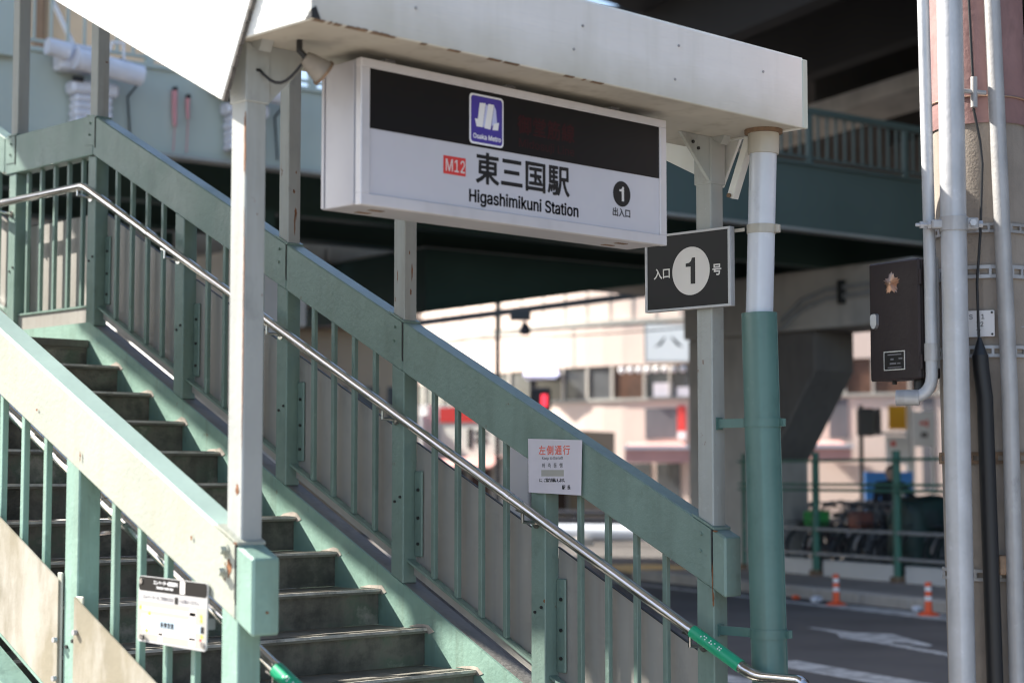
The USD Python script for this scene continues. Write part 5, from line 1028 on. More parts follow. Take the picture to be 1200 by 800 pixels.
# unseen row added across the road to cut sky and bounce light
for k in range(5):
    a0 = -64 + 15 * k
    ob = Thing('office_building', f'added dark brown block {["first", "second", "third", "fourth", "fifth"][k]} across the road, unseen, cutting light from the right', 'building', group='added blocks across the road', loc=rd(a0 + 7, 34))
    ob.part('wall', rd_box(a0, a0 + 14.5, 28, 40, 0, 19 + 3 * (k % 3)), 'brown_tile')
    for j in range(5):
        ob.part('window_band', rd_box(a0 + 0.8, a0 + 13.7, 27.9, 27.999, 3.2 + 3.4 * j, 5.0 + 3.4 * j), 'dark_glass')

# unseen slab added beyond the left edge to shade road and pier
SL = Frame((-9.4, 28.0), math.radians(30))
ab = Thing('apartment_slab', 'tall beige slab added out of view at left to shade the road', 'building', loc=SL.p(10, 6, 0), rot=SL.a)
ab.part('wall', SL.box(0, 21, 0, 12, 0, 36), 'tan_wall')
for j in range(11):
    ab.part('balcony', SL.box(0.4, 20.6, -1.2, -0.002, 3.0 + 3 * j, 4.1 + 3 * j), 'white_wall')

# grey block behind the left pier
gb = Thing('grey_building', 'greyish beige low block behind the left footbridge pier', 'building', loc=SITE.p(-4.5, 51, 0), rot=SITE.a)
gb.part('wall', SITE.box(-6.2, -2.7, 50, 52.5, 0, 5.6), 'tan_wall')
gb.part('eave', SITE.box(-6.3, -2.6, 49.4, 52.6, 5.605, 6.9), 'brown_glass')
for k in range(4):
    gb.part('window', SITE.box(-6.0 + 0.85 * k, -5.4 + 0.85 * k, 49.95, 49.999, 2.0, 4.0), 'dark_glass')

# pink corner building: one curved front
path = [(-13.5, 120.0), (-7.9, 105.0), (-3.06, 90.0), (-1.4, 86.2), (0.2, 83.4), (1.7, 81.3), (3.2, 79.8), (4.8, 78.6), (6.6, 77.6), (12.0, 74.9), (22.0, 70.2), (34.0, 64.8)]
pa = np.array(path)
from scipy.interpolate import PchipInterpolator
_s = np.r_[0, np.cumsum(np.hypot(*np.diff(pa, axis=0).T))]
_f = PchipInterpolator(_s, pa)
def pt_at_lat(l):
    g = np.linspace(0, _s[-1], 3000); q = _f(g); return g[np.argmin(abs(q[:, 0] - l))]
def front(l0, l1, z0, z1, out=0.0, thick=0.2, step=0.6):
    """A piece of the curved front between two places across, standing out by out."""
    s0, s1 = pt_at_lat(l0), pt_at_lat(l1)
    n = max(2, int((s1 - s0) / step) + 1)
    g = np.linspace(s0, s1, n); q = _f(g); d = _f.derivative()(g)
    d /= np.linalg.norm(d, axis=1, keepdims=True)
    nn = np.c_[d[:, 1], -d[:, 0]]                   # towards the street
    a = q + nn * out; b = q + nn * (out - thick)
    po = Polygon(np.vstack([a, b[::-1]]))
    m = ext(po if po.is_valid else po.buffer(0), z1 - z0); m.apply_translation([0, 0, z0]); return SITE.m(m)
pk = Thing('pink_building', 'pink tiled corner building with curved front and brown window band', 'building', loc=sp_(8, 86, 0))
pk.part('lower_wall', front(-13.3, 33, 0, 4.80, 0.0, 0.4, 1.0), 'pink_wall')
pk.part('upper_wall', front(-13.3, 33, 6.35, 8.15, 0.0, 0.4, 1.0), 'pink_wall')
pk.part('top_wall', front(-13.3, 33, 8.35, 14.0, -0.5, 0.4, 1.0), 'pink_wall')
pk.part('ledge', front(-13.3, 33, 8.15, 8.35, 0.05, 0.9, 1.0), 'flange')
pk.part('sill', front(-13.3, 33, 4.80, 4.92, 0.10, 0.5, 1.0), 'flange')
lat = -6.0; i = 0
while lat < 24:
    w = 1.05 if i % 3 else 1.35
    brown = 3.0 < lat < 4.8 or 8 < lat < 20
    p = pk.part('window', front(lat + 0.05, lat + w - 0.05, 4.921, 6.349, -0.12, 0.05), 'brown_glass' if brown and i % 4 else 'dark_glass')
    pk.part('mullion', front(lat + w - 0.05, lat + w + 0.05, 4.921, 6.349, -0.02, 0.15), 'frame', under=p)
    lat += w; i += 1
pk.part('back_wall', front(-13.3, 33, 4.7, 6.5, -1.2, 0.2, 1.5), 'shutter')
for k in range(44):
    pk.part('wall_joint', front(-10 + k * 1.0, -9.96 + k * 1.0, 8.36, 11.5, -0.47, 0.04), 'flange') if k < 34 else None
pk.part('panel_joint', front(2.70, 2.76, 6.36, 8.14, 0.012, 0.02), 'flange')
pk.part('window_awning', SITE.m(hull([(0.5, 79.6 + 1.2, 6.02), (2.1, 79.9, 6.02), (0.55, 82.8, 6.30), (2.0, 81.0, 6.35), (0.7, 80.9, 5.86), (1.9, 80.0, 5.86), (0.7, 82.6, 5.9), (1.95, 81.0, 5.9)])), 'lilac', label='pale blue awning over the window band')
pk.part('shutter', front(5.75, 7.05, 3.15, 4.45, 0.03, 0.05), 'shutter')
pk.part('red_banner', front(7.10, 7.42, 3.45, 4.55, 0.06, 0.05), 'red')
pk.part('white_banner', front(7.10, 7.42, 3.12, 3.44, 0.06, 0.05), 'white')
pk.part('shutter', front(13.05, 13.75, 3.1, 4.7, 0.03, 0.05), 'shutter'); pk.part('shutter', front(16.5, 16.95, 1.0, 4.7, 0.03, 0.05), 'shutter')
for k in range(9):
    pk.part('round_lantern', [SITE.m(trimesh.creation.icosphere(2, 0.15).apply_translation([4.75 + 0.36 * k, 78.15 - 0.52 * 0.36 * k, 6.10]))], 'white', smooth=True)
for a, b, z in ((6.05, 6.85, 5.55), (7.0, 7.75, 5.35)):
    pk.part('poster', front(a, b, 4.95, z, -0.09, 0.01), 'paper')
sb_ = pk.part('sign_board', SITE.m(cbox(5.70, 7.62, 76.75, 77.0, 6.42, 7.98, 0.02)), 'lit_sign')
pk.part('sign_rim', SITE.m([box(5.62, 5.699, 76.72, 77.02, 6.36, 8.04), box(7.621, 7.70, 76.72, 77.02, 6.36, 8.04), box(5.70, 7.62, 76.72, 77.02, 7.981, 8.04), box(5.70, 7.62, 76.72, 77.02, 6.36, 6.419)]), 'frame', under=sb_)
ro, uo = SITE.v(1, 0), (0, 0, 1)
so = sp_(6.66, 76.748, 7.2)
pk.part('sign_mark', [placed(Polygon([(-0.62, -0.20), (-0.30, -0.10), (-0.12, 0.24), (-0.20, 0.22), (-0.42, -0.04)]), 0.01, so, ro, uo),
                      placed(Polygon([(0.62, -0.20), (0.34, -0.10), (0.10, 0.24), (0.18, 0.24), (0.46, -0.03)]), 0.01, so, ro, uo)], 'ink', under=sb_)
for a0, a1, zt, dw in ((4.70, 7.30, 3.00, 78.0), (11.9, 13.4, 3.0, 74.6)):
    aw = pk.part('awning', SITE.m(hull([(a0 + 0.3, dw, zt), (a1, dw - 0.6, zt), (a0, dw - 2.6, zt - 0.35), (a1 + 0.1, dw - 2.6, zt - 0.35), (a0, dw - 2.6, zt - 0.90), (a1 + 0.1, dw - 2.6, zt - 0.90), (a0 + 0.3, dw - 2.2, zt - 0.90)])), 'awning')
    pk.part('awning_edge', SITE.box(a0 - 0.05, a1 + 0.15, dw - 2.7, dw - 2.58, zt - 0.345, zt - 0.20), 'white', under=aw)
for a in (3.6, 5.0, 6.2, 7.6):
    pk.part('shop_window', front(a, a + 1.0, 0.3, 2.1, 0.03, 0.05), 'dark_glass')

# low shops at street level seen between the balusters
def shop(l0, l1, d, h, wall, fascia, label, red):
    t = Thing('shop', label, 'shop', loc=sp_((l0 + l1) / 2, d + 3, 0), rot=SITE.a)
    Q = Frame(sp_(l0, d)[:2], SITE.a - 0.45)
    w_ = l1 - l0; l0, l1, d = 0.0, w_, 0.0
    t.part('wall', Q.box(l0, l1, d, d + 3, 0, h), wall)
    t.part('fascia', Q.box(l0 + 0.05, l1 - 0.05, d - 0.30, d - 0.001, h - 1.45, h - 0.35), fascia)
    if red:
        t.part('fascia_band', Q.box(l0 + 0.05, l1 - 0.05, d - 0.33, d - 0.001, h - 0.349, h + 0.15), 'red')
        t.part('sign_mark', [Q.box(a, b, d - 0.32, d - 0.3005, z, z2) for a, b, z, z2 in ((l1 - 1.25, l1 - 1.1, h - 1.2, h - 0.55), (l1 - 1.0, l1 - 0.55, h - 0.75, h - 0.65), (l1 - 1.0, l1 - 0.55, h - 1.0, h - 0.90), (l1 - 0.85, l1 - 0.7, h - 1.2, h - 0.6))], 'ink')
    n = int((l1 - l0) / 0.9)
    for k in range(n):
        w = t.part('window', Q.box(l0 + 0.15 + 0.9 * k, l0 + 0.85 + 0.9 * k, d - 0.03, d - 0.001, 0.4, h - 1.6), ('dark_glass', 'brown_glass', 'white')[(k * 7 + int(l0 * 3)) % 3])
        t.part('window_frame', Q.box(l0 + 0.87 + 0.9 * k, l0 + 0.97 + 0.9 * k, d - 0.08, d - 0.001, 0.2, h - 1.5), 'frame', under=w)
    t.part('awning', Q.m(hull([(l0, d - 0.31, h - 1.45), (l1, d - 0.31, h - 1.45), (l0, d - 1.1, h - 1.8), (l1, d - 1.1, h - 1.8), (l0, d - 1.1, h - 1.86), (l1, d - 1.1, h - 1.86)])), 'awning' if red else 'tan_wall')
shop(-2.3, 0.05, 60.0, 3.65, 'white_wall', 'sign_panel', 'small shop with red and white signboard seen between the balusters', True)
shop(0.3, 2.6, 63.0, 3.1, 'tan_wall', 'pink_wall', 'small tan shop right of the red and white shop sign', False)
shop(-5.3, -2.5, 61.0, 3.9, 'white_wall', 'white', 'small pale shop left of the red and white shop sign', False)

# ================================================================== STREET
edge = 9.35
rdg = Thing('road_marking', kind='structure', loc=(0, 0, 0))
rdg.part('edge_line', rd_sheet([(2, edge - 0.09), (60, edge - 0.09), (60, edge + 0.09), (2, edge + 0.09)], 0.004), 'line')
rdg.part('hatch_line', rd_sheet([(9.35, 9.46), (11.5, 9.46), (11.2, 9.66), (9.2, 9.80)], 0.004), 'line')
rdg.part('stop_line', rd_sheet([(2.0, 5.08), (6.0, 5.12), (6.1, 5.50), (2.0, 5.46)], 0.004), 'line')
rdg.part('stop_line', rd_sheet([(4.6, 4.15), (7.0, 4.15), (7.0, 4.42), (4.6, 4.42)], 0.004), 'line')
rdg.part('arrow', rd_sheet([(9.1, 7.46), (8.05, 7.28), (7.72, 7.02), (6.9, 7.05), (6.55, 7.12), (5.2, 6.82), (5.15, 6.98), (7.02, 7.30), (6.5, 7.62), (7.75, 7.78), (8.0, 7.62), (8.9, 7.56)][::1]), 'line') if False else None
rdg.part('arrow', rd_sheet([(8.85, 7.44), (8.17, 7.33), (7.75, 7.08), (7.2, 7.08), (5.6, 6.84), (5.6, 6.98), (7.05, 7.20), (7.25, 7.30), (6.65, 7.28), (6.75, 7.40), (7.85, 7.76), (8.15, 7.52), (8.83, 7.50)], 0.004), 'line')
rdg.part('yellow_line', rd_sheet([(17.6, 10.4), (21.2, 11.2), (21.2, 12.3), (20.2, 12.6), (18.0, 11.3)], 0.004), 'line_yellow')
# kerb stones and pavement on the far side
kb = Thing('pavement', kind='structure', loc=(0, 0, 0))
kb.part('paving', rd_box(-10, 17.5, 10.20, 30, -0.3, 0.118), 'paving')
for k in range(28):
    a = -10 + 0.98 * k
    kb.part('kerb_stone', rd_box(a, a + 0.965, 9.98 + 0.008 * RNG.random(), 10.195, -0.2, 0.128 + 0.006 * RNG.random(), 0.02), 'kerb')
kb2 = Thing('pavement', kind='structure', loc=(0, 0, 0))
kb2.part('paving', rd_box(-10, 60, -6.0, 1.95, -0.3, 0.0), 'paving')
kb2.part('kerb_stone', rd_box(-10, 60, 1.955, 2.12, -0.3, 0.004, 0.02), 'kerb', kind='stuff')
for i, (a, lb) in enumerate(((11.45, 'orange and white delineator post left, nearer the downpipe'), (9.67, 'orange and white delineator post right, nearer the utility pole'))):
    p = rd(a, 9.57)
    t = Thing('delineator', lb, 'delineator', loc=p)
    t.part('base', revolve([(0, 0), (0.125, 0), (0.125, 0.012), (0.085, 0.035), (0.048, 0.05), (0, 0.05)], p, 24), 'orange', smooth=35)
    t.part('post', revolve([(0, 0.05), (0.042, 0.05), (0.036, 0.36), (0.030, 0.368), (0, 0.368)], p, 20), 'orange', smooth=35)
    for z in (0.165, 0.270):
        t.part('band', revolve([(0.0405 - 0.02 * z, z), (0.0425 - 0.016 * z, z), (0.0425 - 0.016 * z, z + 0.05), (0.0405 - 0.02 * z, z + 0.05)], p, 20), 'reflective', smooth=35)
p = rd(14.5, 9.75)
single('traffic_cone', revolve([(0, 0), (0.17, 0), (0.17, 0.02), (0.10, 0.03), (0.03, 0.20), (0, 0.20)], p, 20), 'orange', 'low orange cone at the kerb just left of the right railing end', 'cone', smooth=35)
for a, b, s, mt, lb in ((12.55, 9.72, 0.05, 'orange', 'orange bit of litter at the far kerb'), (12.0, 9.66, 0.07, 'sheet_white', 'crumpled white litter at the far kerb by the delineator'), (10.25, 9.85, 0.06, 'sheet_white', 'crumpled white litter between the two delineators')):
    m = trimesh.creation.icosphere(2, s); v = m.vertices * np.array([1.3, 1.0, 0.55]); v += 0.35 * s * (meshkit.noise(v * 30)[:, None] - 0.5); m.vertices = v; m.apply_translation(rd(a, b, s * 0.5))
    single('litter', m, mt, lb, 'litter')

# green fence of the cycle park
fn = Thing('fence', 'green pipe fence with low white blocks around the bicycle park', 'fence', loc=rd(12, 11.79, 0.118))
FA = [7.4, 9.35, 11.3, 13.25, 15.18, 17.1]
for a in FA:
    p = rd(a, 11.79, 0.10)
    q = fn.part('post', tube([p, p + [0, 0, 1.78]], 0.055, 14), 'fence', smooth=35)
    fn.part('foot', rd_box(a - 0.08, a + 0.08, 11.71, 11.87, 0.10, 0.20, 0.01), 'rust_lip', under=q)
for z, r, mt in ((1.76, 0.022, 'fence'), (1.42, 0.020, 'fence'), (1.34, 0.022, 'fence')):
    fn.part('rail', tube([rd(7.2, 11.75, z), rd(17.3, 11.75, z)], r, 10), mt, smooth=35)
for z in (0.78, 0.43):
    fn.part('rail', tube([rd(7.2, 11.77, z), rd(17.3, 11.77, z)], 0.024, 10), 'galv_dull', smooth=35)
for a, b in zip(FA[:-1], FA[1:]):
    fn.part('block', rd_box(a + 0.12, b - 0.14, 11.80, 11.95, 0.119, 0.345, 0.012), 'dull_white')

# bicycles
def wheel(t, x, r=0.33):
    tor = trimesh.creation.torus(r - 0.018, 0.018, major_sections=36, minor_sections=8)
    T = trimesh.transformations.rotation_matrix(math.pi / 2, [1, 0, 0]); T[:3, 3] = (x, 0, r)
    tor.apply_transform(T)
    w = t.part('wheel', tor, 'tyre', local=True, smooth=50)
    rim = trimesh.creation.torus(r - 0.040, 0.010, major_sections=36, minor_sections=6); rim.apply_transform(T)
    sp = [tube([(x, 0, r), (x + (r - 0.045) * math.cos(q), 0, r + (r - 0.045) * math.sin(q))], 0.0025, 4, caps=False) for q in np.arange(14) * 2 * math.pi / 14]
    t.part('rim', [rim] + sp + [cyl((x, -0.04, r), 0.02, 0.08, (0, 1, 0), 10)], 'bike_silver', local=True, smooth=50, under=w)
def bicycle(path, col, basket):
    t = Thing('b', path=path)
    wheel(t, 0.0); wheel(t, 1.08)
    bb, seat, head, head0 = (0.45, 0, 0.28), (0.33, 0, 0.78), (0.90, 0, 0.86), (0.93, 0, 0.66)
    t.part('frame', [tube([bb, (0.36, 0, 0.70), seat], 0.016, 8), tube([bb, (0.70, 0, 0.36), head0], 0.02, 8), tube([(0.40, 0, 0.45), (0.66, 0, 0.50), head0], 0.016, 8), tube([head0, head], 0.02, 8), tube([(0, 0.05, 0.33), (0.44, 0.03, 0.28)], 0.011, 6), tube([(0, -0.05, 0.33), (0.44, -0.03, 0.28)], 0.011, 6), tube([(0, 0.05, 0.33), (0.36, 0.02, 0.66)], 0.009, 6), tube([(0, -0.05, 0.33), (0.36, -0.02, 0.66)], 0.009, 6)], col, local=True, smooth=50)
    t.part('fork', [tube([head0, (1.08, s * 0.055, 0.33)], 0.012, 6) for s in (-1, 1)] + [tube([head0, (0.88, 0, 0.98)], 0.012, 8)], 'bike_silver', local=True, smooth=50)
    t.part('handlebar', tube([(0.72, -0.27, 0.98), (0.84, -0.24, 1.02), (0.90, 0, 0.99), (0.84, 0.24, 1.02), (0.72, 0.27, 0.98)], 0.012, 8), 'bike_silver', local=True, smooth=50)
    parts(t, 'grip', [tube([(0.72, s * 0.27, 0.98), (0.63, s * 0.285, 0.955)], 0.018, 8) for s in (-1, 1)], 'rubber', local=True, smooth=50)
    t.part('saddle', hull([(0.20, -0.09, 0.83), (0.20, 0.09, 0.83), (0.24, -0.10, 0.86), (0.24, 0.10, 0.86), (0.46, 0.025, 0.86), (0.46, -0.025, 0.86), (0.46, 0.02, 0.82), (0.22, 0, 0.79)]), 'rubber', local=True, smooth=50)
    for x, a0, a1 in ((0.0, 0.35, 3.0), (1.08, 0.6, 2.9)):
        t.part('mudguard', [bar((x + 0.355 * math.cos(q), 0, 0.33 + 0.355 * math.sin(q)), (x + 0.355 * math.cos(q2), 0, 0.33 + 0.355 * math.sin(q2)), 0.05, 0.006, (math.cos(q), 0, math.sin(q))) for q, q2 in zip(np.linspace(a0, a1, 10)[:-1], np.linspace(a0, a1, 10)[1:])], 'bike_silver', local=True)
    t.part('rack', [tube([(-0.30, s * 0.06, 0.74), (0.30, s * 0.06, 0.74)], 0.008, 6) for s in (-1, 1)] + [tube([(-0.05, s * 0.06, 0.74), (0.0, s * 0.05, 0.33)], 0.007, 6) for s in (-1, 1)] + [tube([(x, -0.06, 0.74), (x, 0.06, 0.74)], 0.007, 6) for x in (-0.28, -0.1, 0.1)], 'bike_black', local=True)
    t.part('crank', [cyl((0.45, -0.035, 0.28), 0.085, 0.008, (0, 1, 0), 20), bar((0.45, -0.07, 0.28), (0.56, -0.07, 0.16), 0.015, 0.02), bar((0.45, 0.07, 0.28), (0.34, 0.07, 0.40), 0.015, 0.02), bar((0.56, -0.12, 0.16), (0.56, -0.07, 0.16), 0.06, 0.02), bar((0.34, 0.07, 0.40), (0.34, 0.12, 0.40), 0.06, 0.02)], 'bike_silver', local=True)
    if basket:
        bs = []
        for k in range(5):
            z = 0.74 + 0.055 * k; g = 0.015 * k
            bs.append(tube([(0.97, -0.14 - g, z), (1.22 + g, -0.14 - g, z), (1.22 + g, 0.14 + g, z), (0.97, 0.14 + g, z), (0.97, -0.14 - g, z)], 0.005, 5))
        for x, y in [(0.97 + 0.05 * i, s * 0.14) for i in range(6) for s in (-1, 1)] + [(1.22, -0.14 + 0.056 * i) for i in range(6)]:
            bs.append(tube([(x, y, 0.74), (x + (0.06 if x > 1.2 else 0.0), y * 1.4, 0.96)], 0.004, 5))
        t.part('basket', bs + [box(0.965, 1.225, -0.145, 0.145, 0.735, 0.741)], basket, local=True)
    return t
protos = []
for i, (c, b) in enumerate((('bike_black', 'bike_black'), ('bike_silver', 'bike_silver'), ('bike_red', 'bike_black'), ('bike_black', None))):
    pth = f'/World/Looks/bicycle_kind_{i}'
    stage.CreateClassPrim('/World/bicycle_kinds') if i == 0 else None
    pth = f'/World/bicycle_kinds/kind_{i}'
    bicycle(pth, c, b); protos.append(pth)
kind_word = ['black bicycle with wire basket', 'silver bicycle with wire basket', 'maroon bicycle with dark basket', 'plain black bicycle']
base = math.atan2(RP[1], RP[0])
BG = 'bicycles parked side by side behind the green fence'
ORD = 'first second third fourth fifth sixth seventh eighth ninth tenth eleventh twelfth thirteenth fourteenth fifteenth sixteenth seventeenth eighteenth'.split()
for row, b0, flip in ((0, 12.35, 0), (1, 14.5, 1), (2, 13.35, 0)):
    for k in range(18):
        a = 12.3 + 0.34 * k + 0.12 * RNG.random()
        if row == 1: a += 0.4
        kd = int(RNG.integers(0, 4))
        p = rd(a, b0 + 0.25 * RNG.random(), 0.119)
        ang = base + (math.pi if flip else 0) + 0.16 * (RNG.random() - 0.5)
        if flip: p = rd(a, b0 + 1.3 + 0.2 * RNG.random(), 0.119)
        elif RNG.random() < 0.6:
            p = rd(a, b0 + 1.25 + 0.2 * RNG.random(), 0.119); ang += math.pi
        copy_of(protos[kd], 'bicycle', p, ang, f'{kind_word[kd]}, {ORD[k]} from right, {("front", "back", "middle")[row]} row behind green fence', 'bicycle', BG)
# things among the bicycles
single('green_basket', [rd_box(16.0, 16.30, 12.3, 12.6, 0.80, 1.02, 0.03)], 'basket_green', 'bright green basket on a bicycle beside the left fence post', 'basket')
single('crate', [rd_box(15.1, 15.36, 12.45, 12.75, 0.78, 1.02, 0.03)], 'terracotta', 'reddish brown crate on a bicycle between the two fence posts', 'crate')
m = trimesh.creation.icosphere(4, 1.0); v = m.vertices.copy(); v = np.sign(v) * np.abs(v) ** 0.55 * np.array([0.34, 0.50, 0.56]); v *= 1 + 0.10 * (meshkit.fbm(v * 4 + 5)[:, None] - 0.5) * 2
m.vertices = v; m.apply_transform(trimesh.transformations.rotation_matrix(math.atan2(R[1], R[0]), [0, 0, 1])); m.apply_translation(rd(13.92, 12.75, 0.70))
single('covered_scooter', m, 'tarp', 'scooter under a dark green tarpaulin at the right end of the bicycle park', 'scooter', smooth=True)
# leafy plant behind
def plant(a, b, h, label):
    p = rd(a, b, 0.119)
    t = Thing('plant', label, 'plant', loc=p)
    t.part('pot', revolve([(0, 0), (0.13, 0), (0.17, 0.30), (0.15, 0.30), (0.14, 0.27), (0, 0.27)], p, 20), 'shutter', smooth=35)
    st_, lf = [], []
    for k in range(9):
        q = 2 * math.pi * RNG.random(); tip = p + [0.28 * math.cos(q), 0.28 * math.sin(q), h * (0.75 + 0.3 * RNG.random())]
        st_.append(tube([p + [0, 0, 0.27], (p + tip) / 2 + [0.02, 0, 0.2], tip], 0.006, 5))
        for j in range(10):
            c = p + (tip - p) * (0.45 + 0.55 * RNG.random()) + RNG.normal(0, 0.05, 3); d = RNG.normal(0, 1, 3); d[2] = abs(d[2]) * 0.4; d /= np.linalg.norm(d); s = np.cross(d, [0, 0, 1]); s /= np.linalg.norm(s)
            ln = 0.10 + 0.06 * RNG.random()
            lf.append(trimesh.Trimesh([c, c + d * ln * 0.5 + s * 0.025, c + d * ln - [0, 0, 0.02], c + d * ln * 0.5 - s * 0.025], [[0, 1, 2], [0, 2, 3]], process=False))
    t.part('stem', st_, 'leaf'); t.part('leaves', lf, 'leaf', kind='stuff')
plant(19.3, 16.6, 1.45, 'leafy potted plant behind the bicycles, left one'); plant(18.2, 16.8, 1.40, 'leafy potted plant behind the bicycles, right one')

# person among the bicycles
def person():
    o = sp_(5.90, 28.4, 0.119)
    F_ = Frame(o[:2], SITE.a)
    base_ = 0.119
    J = {'pel': (0, 0, .86, .135), 'wst': (0, .0, 1.0, .125), 'chs': (0.01, -.03, 1.20, .150), 'nek': (0.02, -.05, 1.34, .058), 'shl': (-.17, -.03, 1.28, .062), 'shr': (.19, -.05, 1.28, .062),
         'ell': (-.23, -.10, 1.03, .048), 'wrl': (-.14, -.30, .93, .035), 'elr': (.33, -.16, 1.09, .046), 'wrr': (.50, -.30, 1.03, .034),
         'hpl': (-.09, 0, .84, .098), 'hpr': (.09, 0, .84, .098), 'knl': (-.10, -.06, .46, .062), 'knr': (.12, .05, .46, .062), 'anl': (-.10, .0, .08, .045), 'anr': (.13, .12, .08, .045), 'tol': (-.11, -.16, .04, .035), 'tor': (.14, -.04, .04, .035)}
    def sph(j):
        x, y, z, r = J[j]; return manifold3d.Manifold.sphere(r, 20).translate((x, y, z))
    def bone(*js):
        return manifold3d.Manifold.batch_hull([sph(j) for j in js])
    body = bone('pel', 'hpl', 'hpr', 'wst')
    for b in (('wst', 'chs'), ('chs', 'shl', 'shr'), ('chs', 'nek'), ('shl', 'ell'), ('ell', 'wrl'), ('shr', 'elr'), ('elr', 'wrr'), ('hpl', 'knl'), ('knl', 'anl'), ('anl', 'tol'), ('hpr', 'knr'), ('knr', 'anr'), ('anr', 'tor')):
        body = body + bone(*b)
    b = cat_mesh(body.refine_to_length(0.05)); b.merge_vertices(); trimesh.smoothing.filter_taubin(b, iterations=8)
    b.apply_translation([0, 0, base_])
    t = Thing('person', 'person in dark clothes with short black hair standing among the bicycles, arm reaching out', 'person', loc=o, rot=SITE.a)
    t.part('body', F_.m(b), 'cloth', smooth=True)
    hd = trimesh.creation.icosphere(3, 0.1); hd.vertices *= [0.78, 0.95, 1.18]
    hd.vertices[:, 1] -= 0.012 * np.exp(-((hd.vertices[:, 0] / 0.012) ** 2 + ((hd.vertices[:, 2] + 0.005) / 0.02) ** 2)) * (hd.vertices[:, 1] < -0.05)
    hd.apply_translation([0.02, -0.07, 1.465 + base_]); nk = cyl((0.02, -0.05, 1.33 + base_), 0.05, 0.09, (0, -0.15, 1), 16)
    h = t.part('head', F_.m([hd, nk]), 'skin', smooth=True)
    hr = trimesh.creation.icosphere(3, 0.104); hr.vertices *= [0.84, 1.0, 1.20]
    hr = trimesh.intersections.slice_mesh_plane(hr, [0, 0.62, 0.78], [0, -0.01, 0.01]); hr.apply_translation([0.02, -0.062, 1.470 + base_])
    t.part('hair', F_.m(hr), 'hair', smooth=True, under=h)
    for w, e in (('wrl', 'ell'), ('wrr', 'elr')):
        a, q = np.array(J[w][:3]), np.array(J[e][:3]); d = (a - q) / np.linalg.norm(a - q); s = np.cross(d, [0, 0, 1]); s /= np.linalg.norm(s); u2 = np.cross(s, d)
        M_ = manifold3d.Manifold
        def ball(p, r): return M_.sphere(r, 12).translate(tuple(p))
        hand = M_.batch_hull([ball(a, 0.026), ball(a + d * 0.075 + s * 0.03, 0.014), ball(a + d * 0.075 - s * 0.03, 0.014)])
        for k, ln in enumerate((0.060, 0.072, 0.067, 0.052)):
            f0 = a + d * 0.072 + s * (0.030 - 0.020 * k); f1 = f0 + d * ln * 0.55 - u2 * 0.012; f2 = f1 + d * ln * 0.2 - u2 * ln * 0.5
            hand = hand + M_.batch_hull([ball(f0, 0.0095), ball(f1, 0.009)]) + M_.batch_hull([ball(f1, 0.009), ball(f2, 0.008)])
        t0 = a + d * 0.02 + s * 0.024; t1 = t0 + d * 0.035 + s * 0.022 - u2 * 0.01; t2 = t1 + d * 0.025 - u2 * 0.014
        hand = hand + M_.batch_hull([ball(t0, 0.012), ball(t1, 0.010)]) + M_.batch_hull([ball(t1, 0.010), ball(t2, 0.009)])
        hm = cat_mesh(hand); hm.apply_translation([0, 0, base_])
        t.part('hand', F_.m(hm), 'skin', smooth=40)
person()

# signals, signs and lamps across the street
t = Thing('traffic_signal', 'traffic signal seen from behind, black housings on a dark post', 'traffic signal', loc=sp_(8.70, 45.1, 0))
t.part('post', tube([sp_(8.70, 45.1, 0), sp_(8.70, 45.1, 3.3)], 0.055, 12), 'bike_black', smooth=35)
t.part('housing', SITE.box(8.55, 8.98, 44.75, 45.0, 2.52, 3.22, 0.05), 'bike_black')
t.part('housing', SITE.box(9.02, 9.20, 45.0, 45.35, 2.55, 3.22, 0.04), 'shutter')
t.part('arm', bar(sp_(8.6, 45.1, 2.9), sp_(9.1, 45.1, 2.9), 0.05, 0.05), 'bike_black')
t = Thing('traffic_signal', 'dark traffic signal with lit red lamp above the sloping green rail', 'traffic signal', loc=sp_(0.70, 50, 0))
t.part('post', tube([sp_(0.55, 50.2, 0), sp_(0.55, 50.2, 4.2)], 0.06, 12), 'bike_black', smooth=35)
t.part('housing', SITE.box(0.50, 1.08, 49.8, 50.05, 3.32, 3.98, 0.05), 'bike_black')
t.part('lamp', SITE.m(cbox(0.80, 0.97, 49.77, 49.799, 3.44, 3.78, 0.05)), 'signal_red')
t = Thing('street_sign', 'white post carrying an orange panel and small white signs', 'sign', loc=sp_(10.12, 46.2, 0))
t.part('post', tube([sp_(10.12, 46.2, 0), sp_(10.12, 46.2, 3.6)], 0.085, 14), 'white', smooth=35)
t.part('orange_panel', SITE.box(9.58, 10.02, 46.0, 46.06, 2.72, 3.33), 'orange_sign')
t.part('white_panel', SITE.box(9.50, 10.06, 46.0, 46.06, 1.85, 2.55), 'white')
t.part('cross_arm', SITE.box(9.2, 10.05, 46.08, 46.12, 2.58, 2.66), 'white')
t.part('print', [SITE.box(9.62, 9.75, 45.985, 45.999, 2.30, 2.42), SITE.box(9.7, 9.85, 45.985, 45.999, 2.02, 2.12)], 'red')
t = Thing('notice_board', 'white notice board with reddish grey print between two posts', 'board', loc=sp_(10.95, 48, 0))
t.part('board', SITE.box(10.62, 11.22, 48, 48.06, 2.32, 3.25), 'white')
t.part('print', [SITE.box(10.82, 10.96, 47.985, 47.999, 2.90, 2.98), SITE.box(10.98, 11.04, 47.985, 47.999, 2.84, 3.02)], 'red_ink')
t.part('print', [SITE.box(10.84, 11.02, 47.985, 47.999, 2.56, 2.70)], 'grey_ink')
parts(t, 'post', [tube([sp_(a, 48.1, 0), sp_(a, 48.1, 3.3)], 0.04, 10) for a in (10.66, 11.18)], 'white')
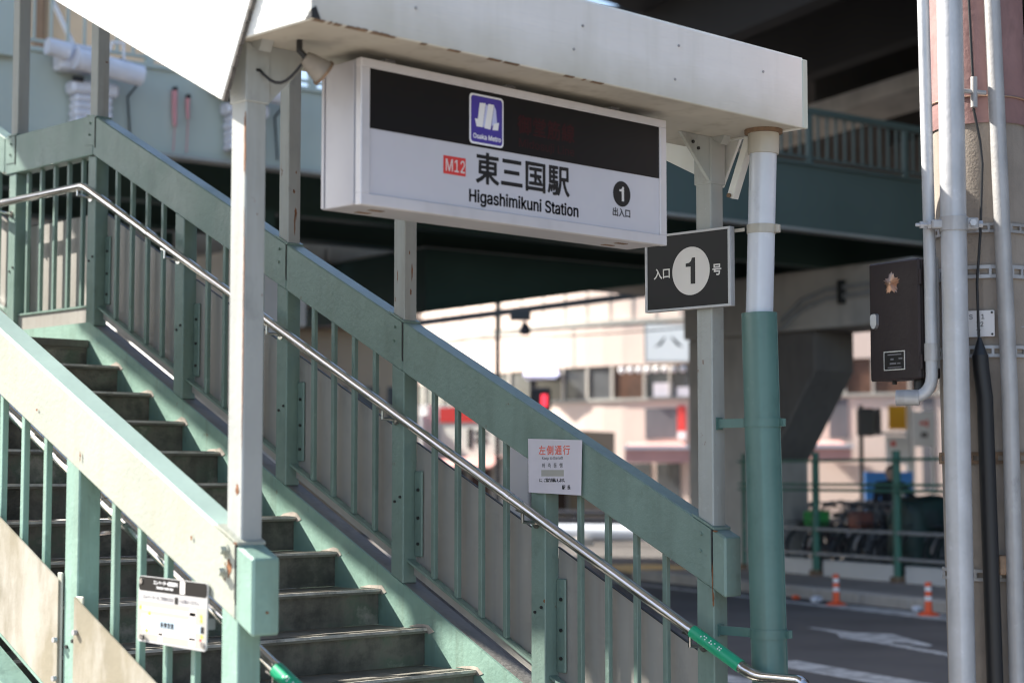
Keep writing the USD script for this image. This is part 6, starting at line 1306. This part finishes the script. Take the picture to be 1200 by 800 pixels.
t = Thing('poster_board', 'blue poster board behind the person in the bicycle park', 'board', loc=sp_(6.95, 34, 0))
t.part('poster', SITE.box(6.62, 7.52, 34, 34.04, 0.75, 1.62), 'blue_poster')
t.part('print', SITE.box(7.05, 7.35, 33.985, 33.999, 1.0, 1.3), 'white')
parts(t, 'leg', [tube([sp_(a, 34.06, 0), sp_(a, 34.06, 1.0)], 0.025, 8) for a in (6.7, 7.44)], 'galv_dull')
t = Thing('signal_gantry', 'dark post with a long dark arm, box and hanging lamp beyond the rail', 'gantry', loc=sp_(-0.32, 40, 0))
t.part('post', tube([sp_(-0.32, 40, 0), sp_(-0.32, 40, 5.62)], 0.055, 12), 'bike_black', smooth=35)
t.part('arm', bar(sp_(-2.1, 40.0, 4.92), sp_(3.2, 40.0, 5.60), 0.12, 0.14), 'bike_black')
t.part('box', SITE.box(-0.05, 0.42, 39.8, 40.1, 4.98, 5.24, 0.02), 'bike_black')
t.part('lamp', SITE.m(revolve([(0, 0.0), (0.10, 0.0), (0.14, 0.10), (0.08, 0.22), (0.03, 0.28), (0, 0.28)], (0.29, 39.95, 4.66), 18)), 'bike_black', smooth=40)
t.part('stem', tube([sp_(0.29, 39.95, 4.93), sp_(0.29, 39.95, 5.2)], 0.02, 6), 'bike_black')
for i, (z0_, z1_) in enumerate(((4.62, 5.05), (4.90, 5.30))):
    single('overhead_wire', tube([sp_(-3 + 8.5 * s, 41 + i, z0_ + (z1_ - z0_) * s - 0.12 * 4 * s * (1 - s)) for s in np.linspace(0, 1, 14)], 0.016, 6), 'rubber', f'{"lower" if i == 0 else "upper"} black overhead wire beside the dark gantry arm', 'wire')
t = Thing('guard_pipe', 'thick blue-grey horizontal guard pipe beyond the road, between the balusters', 'barrier', loc=rd(28, 16.4))
t.part('pipe', tube([rd(30.5, 14.2, 0.30), rd(26.2, 18.2, 0.30)], 0.17, 20), 'pvc', smooth=35)
parts(t, 'foot', [rd_box(29.2, 29.4, 14.9, 15.3, 0, 0.16), rd_box(27.0, 27.2, 17.0, 17.4, 0, 0.16)], 'concrete')
parts(t, 'rail', [tube([rd(31, 14.6, z), rd(26.7, 18.6, z)], 0.05, 10) for z in (0.72, 0.55)], 'bike_black', smooth=35)
parts(t, 'post', [tube([rd(a, b, 0), rd(a, b, 0.75)], 0.05, 8) for a, b in ((30.2, 15.35), (28.6, 16.85), (27.2, 18.15))], 'bike_black', smooth=35)
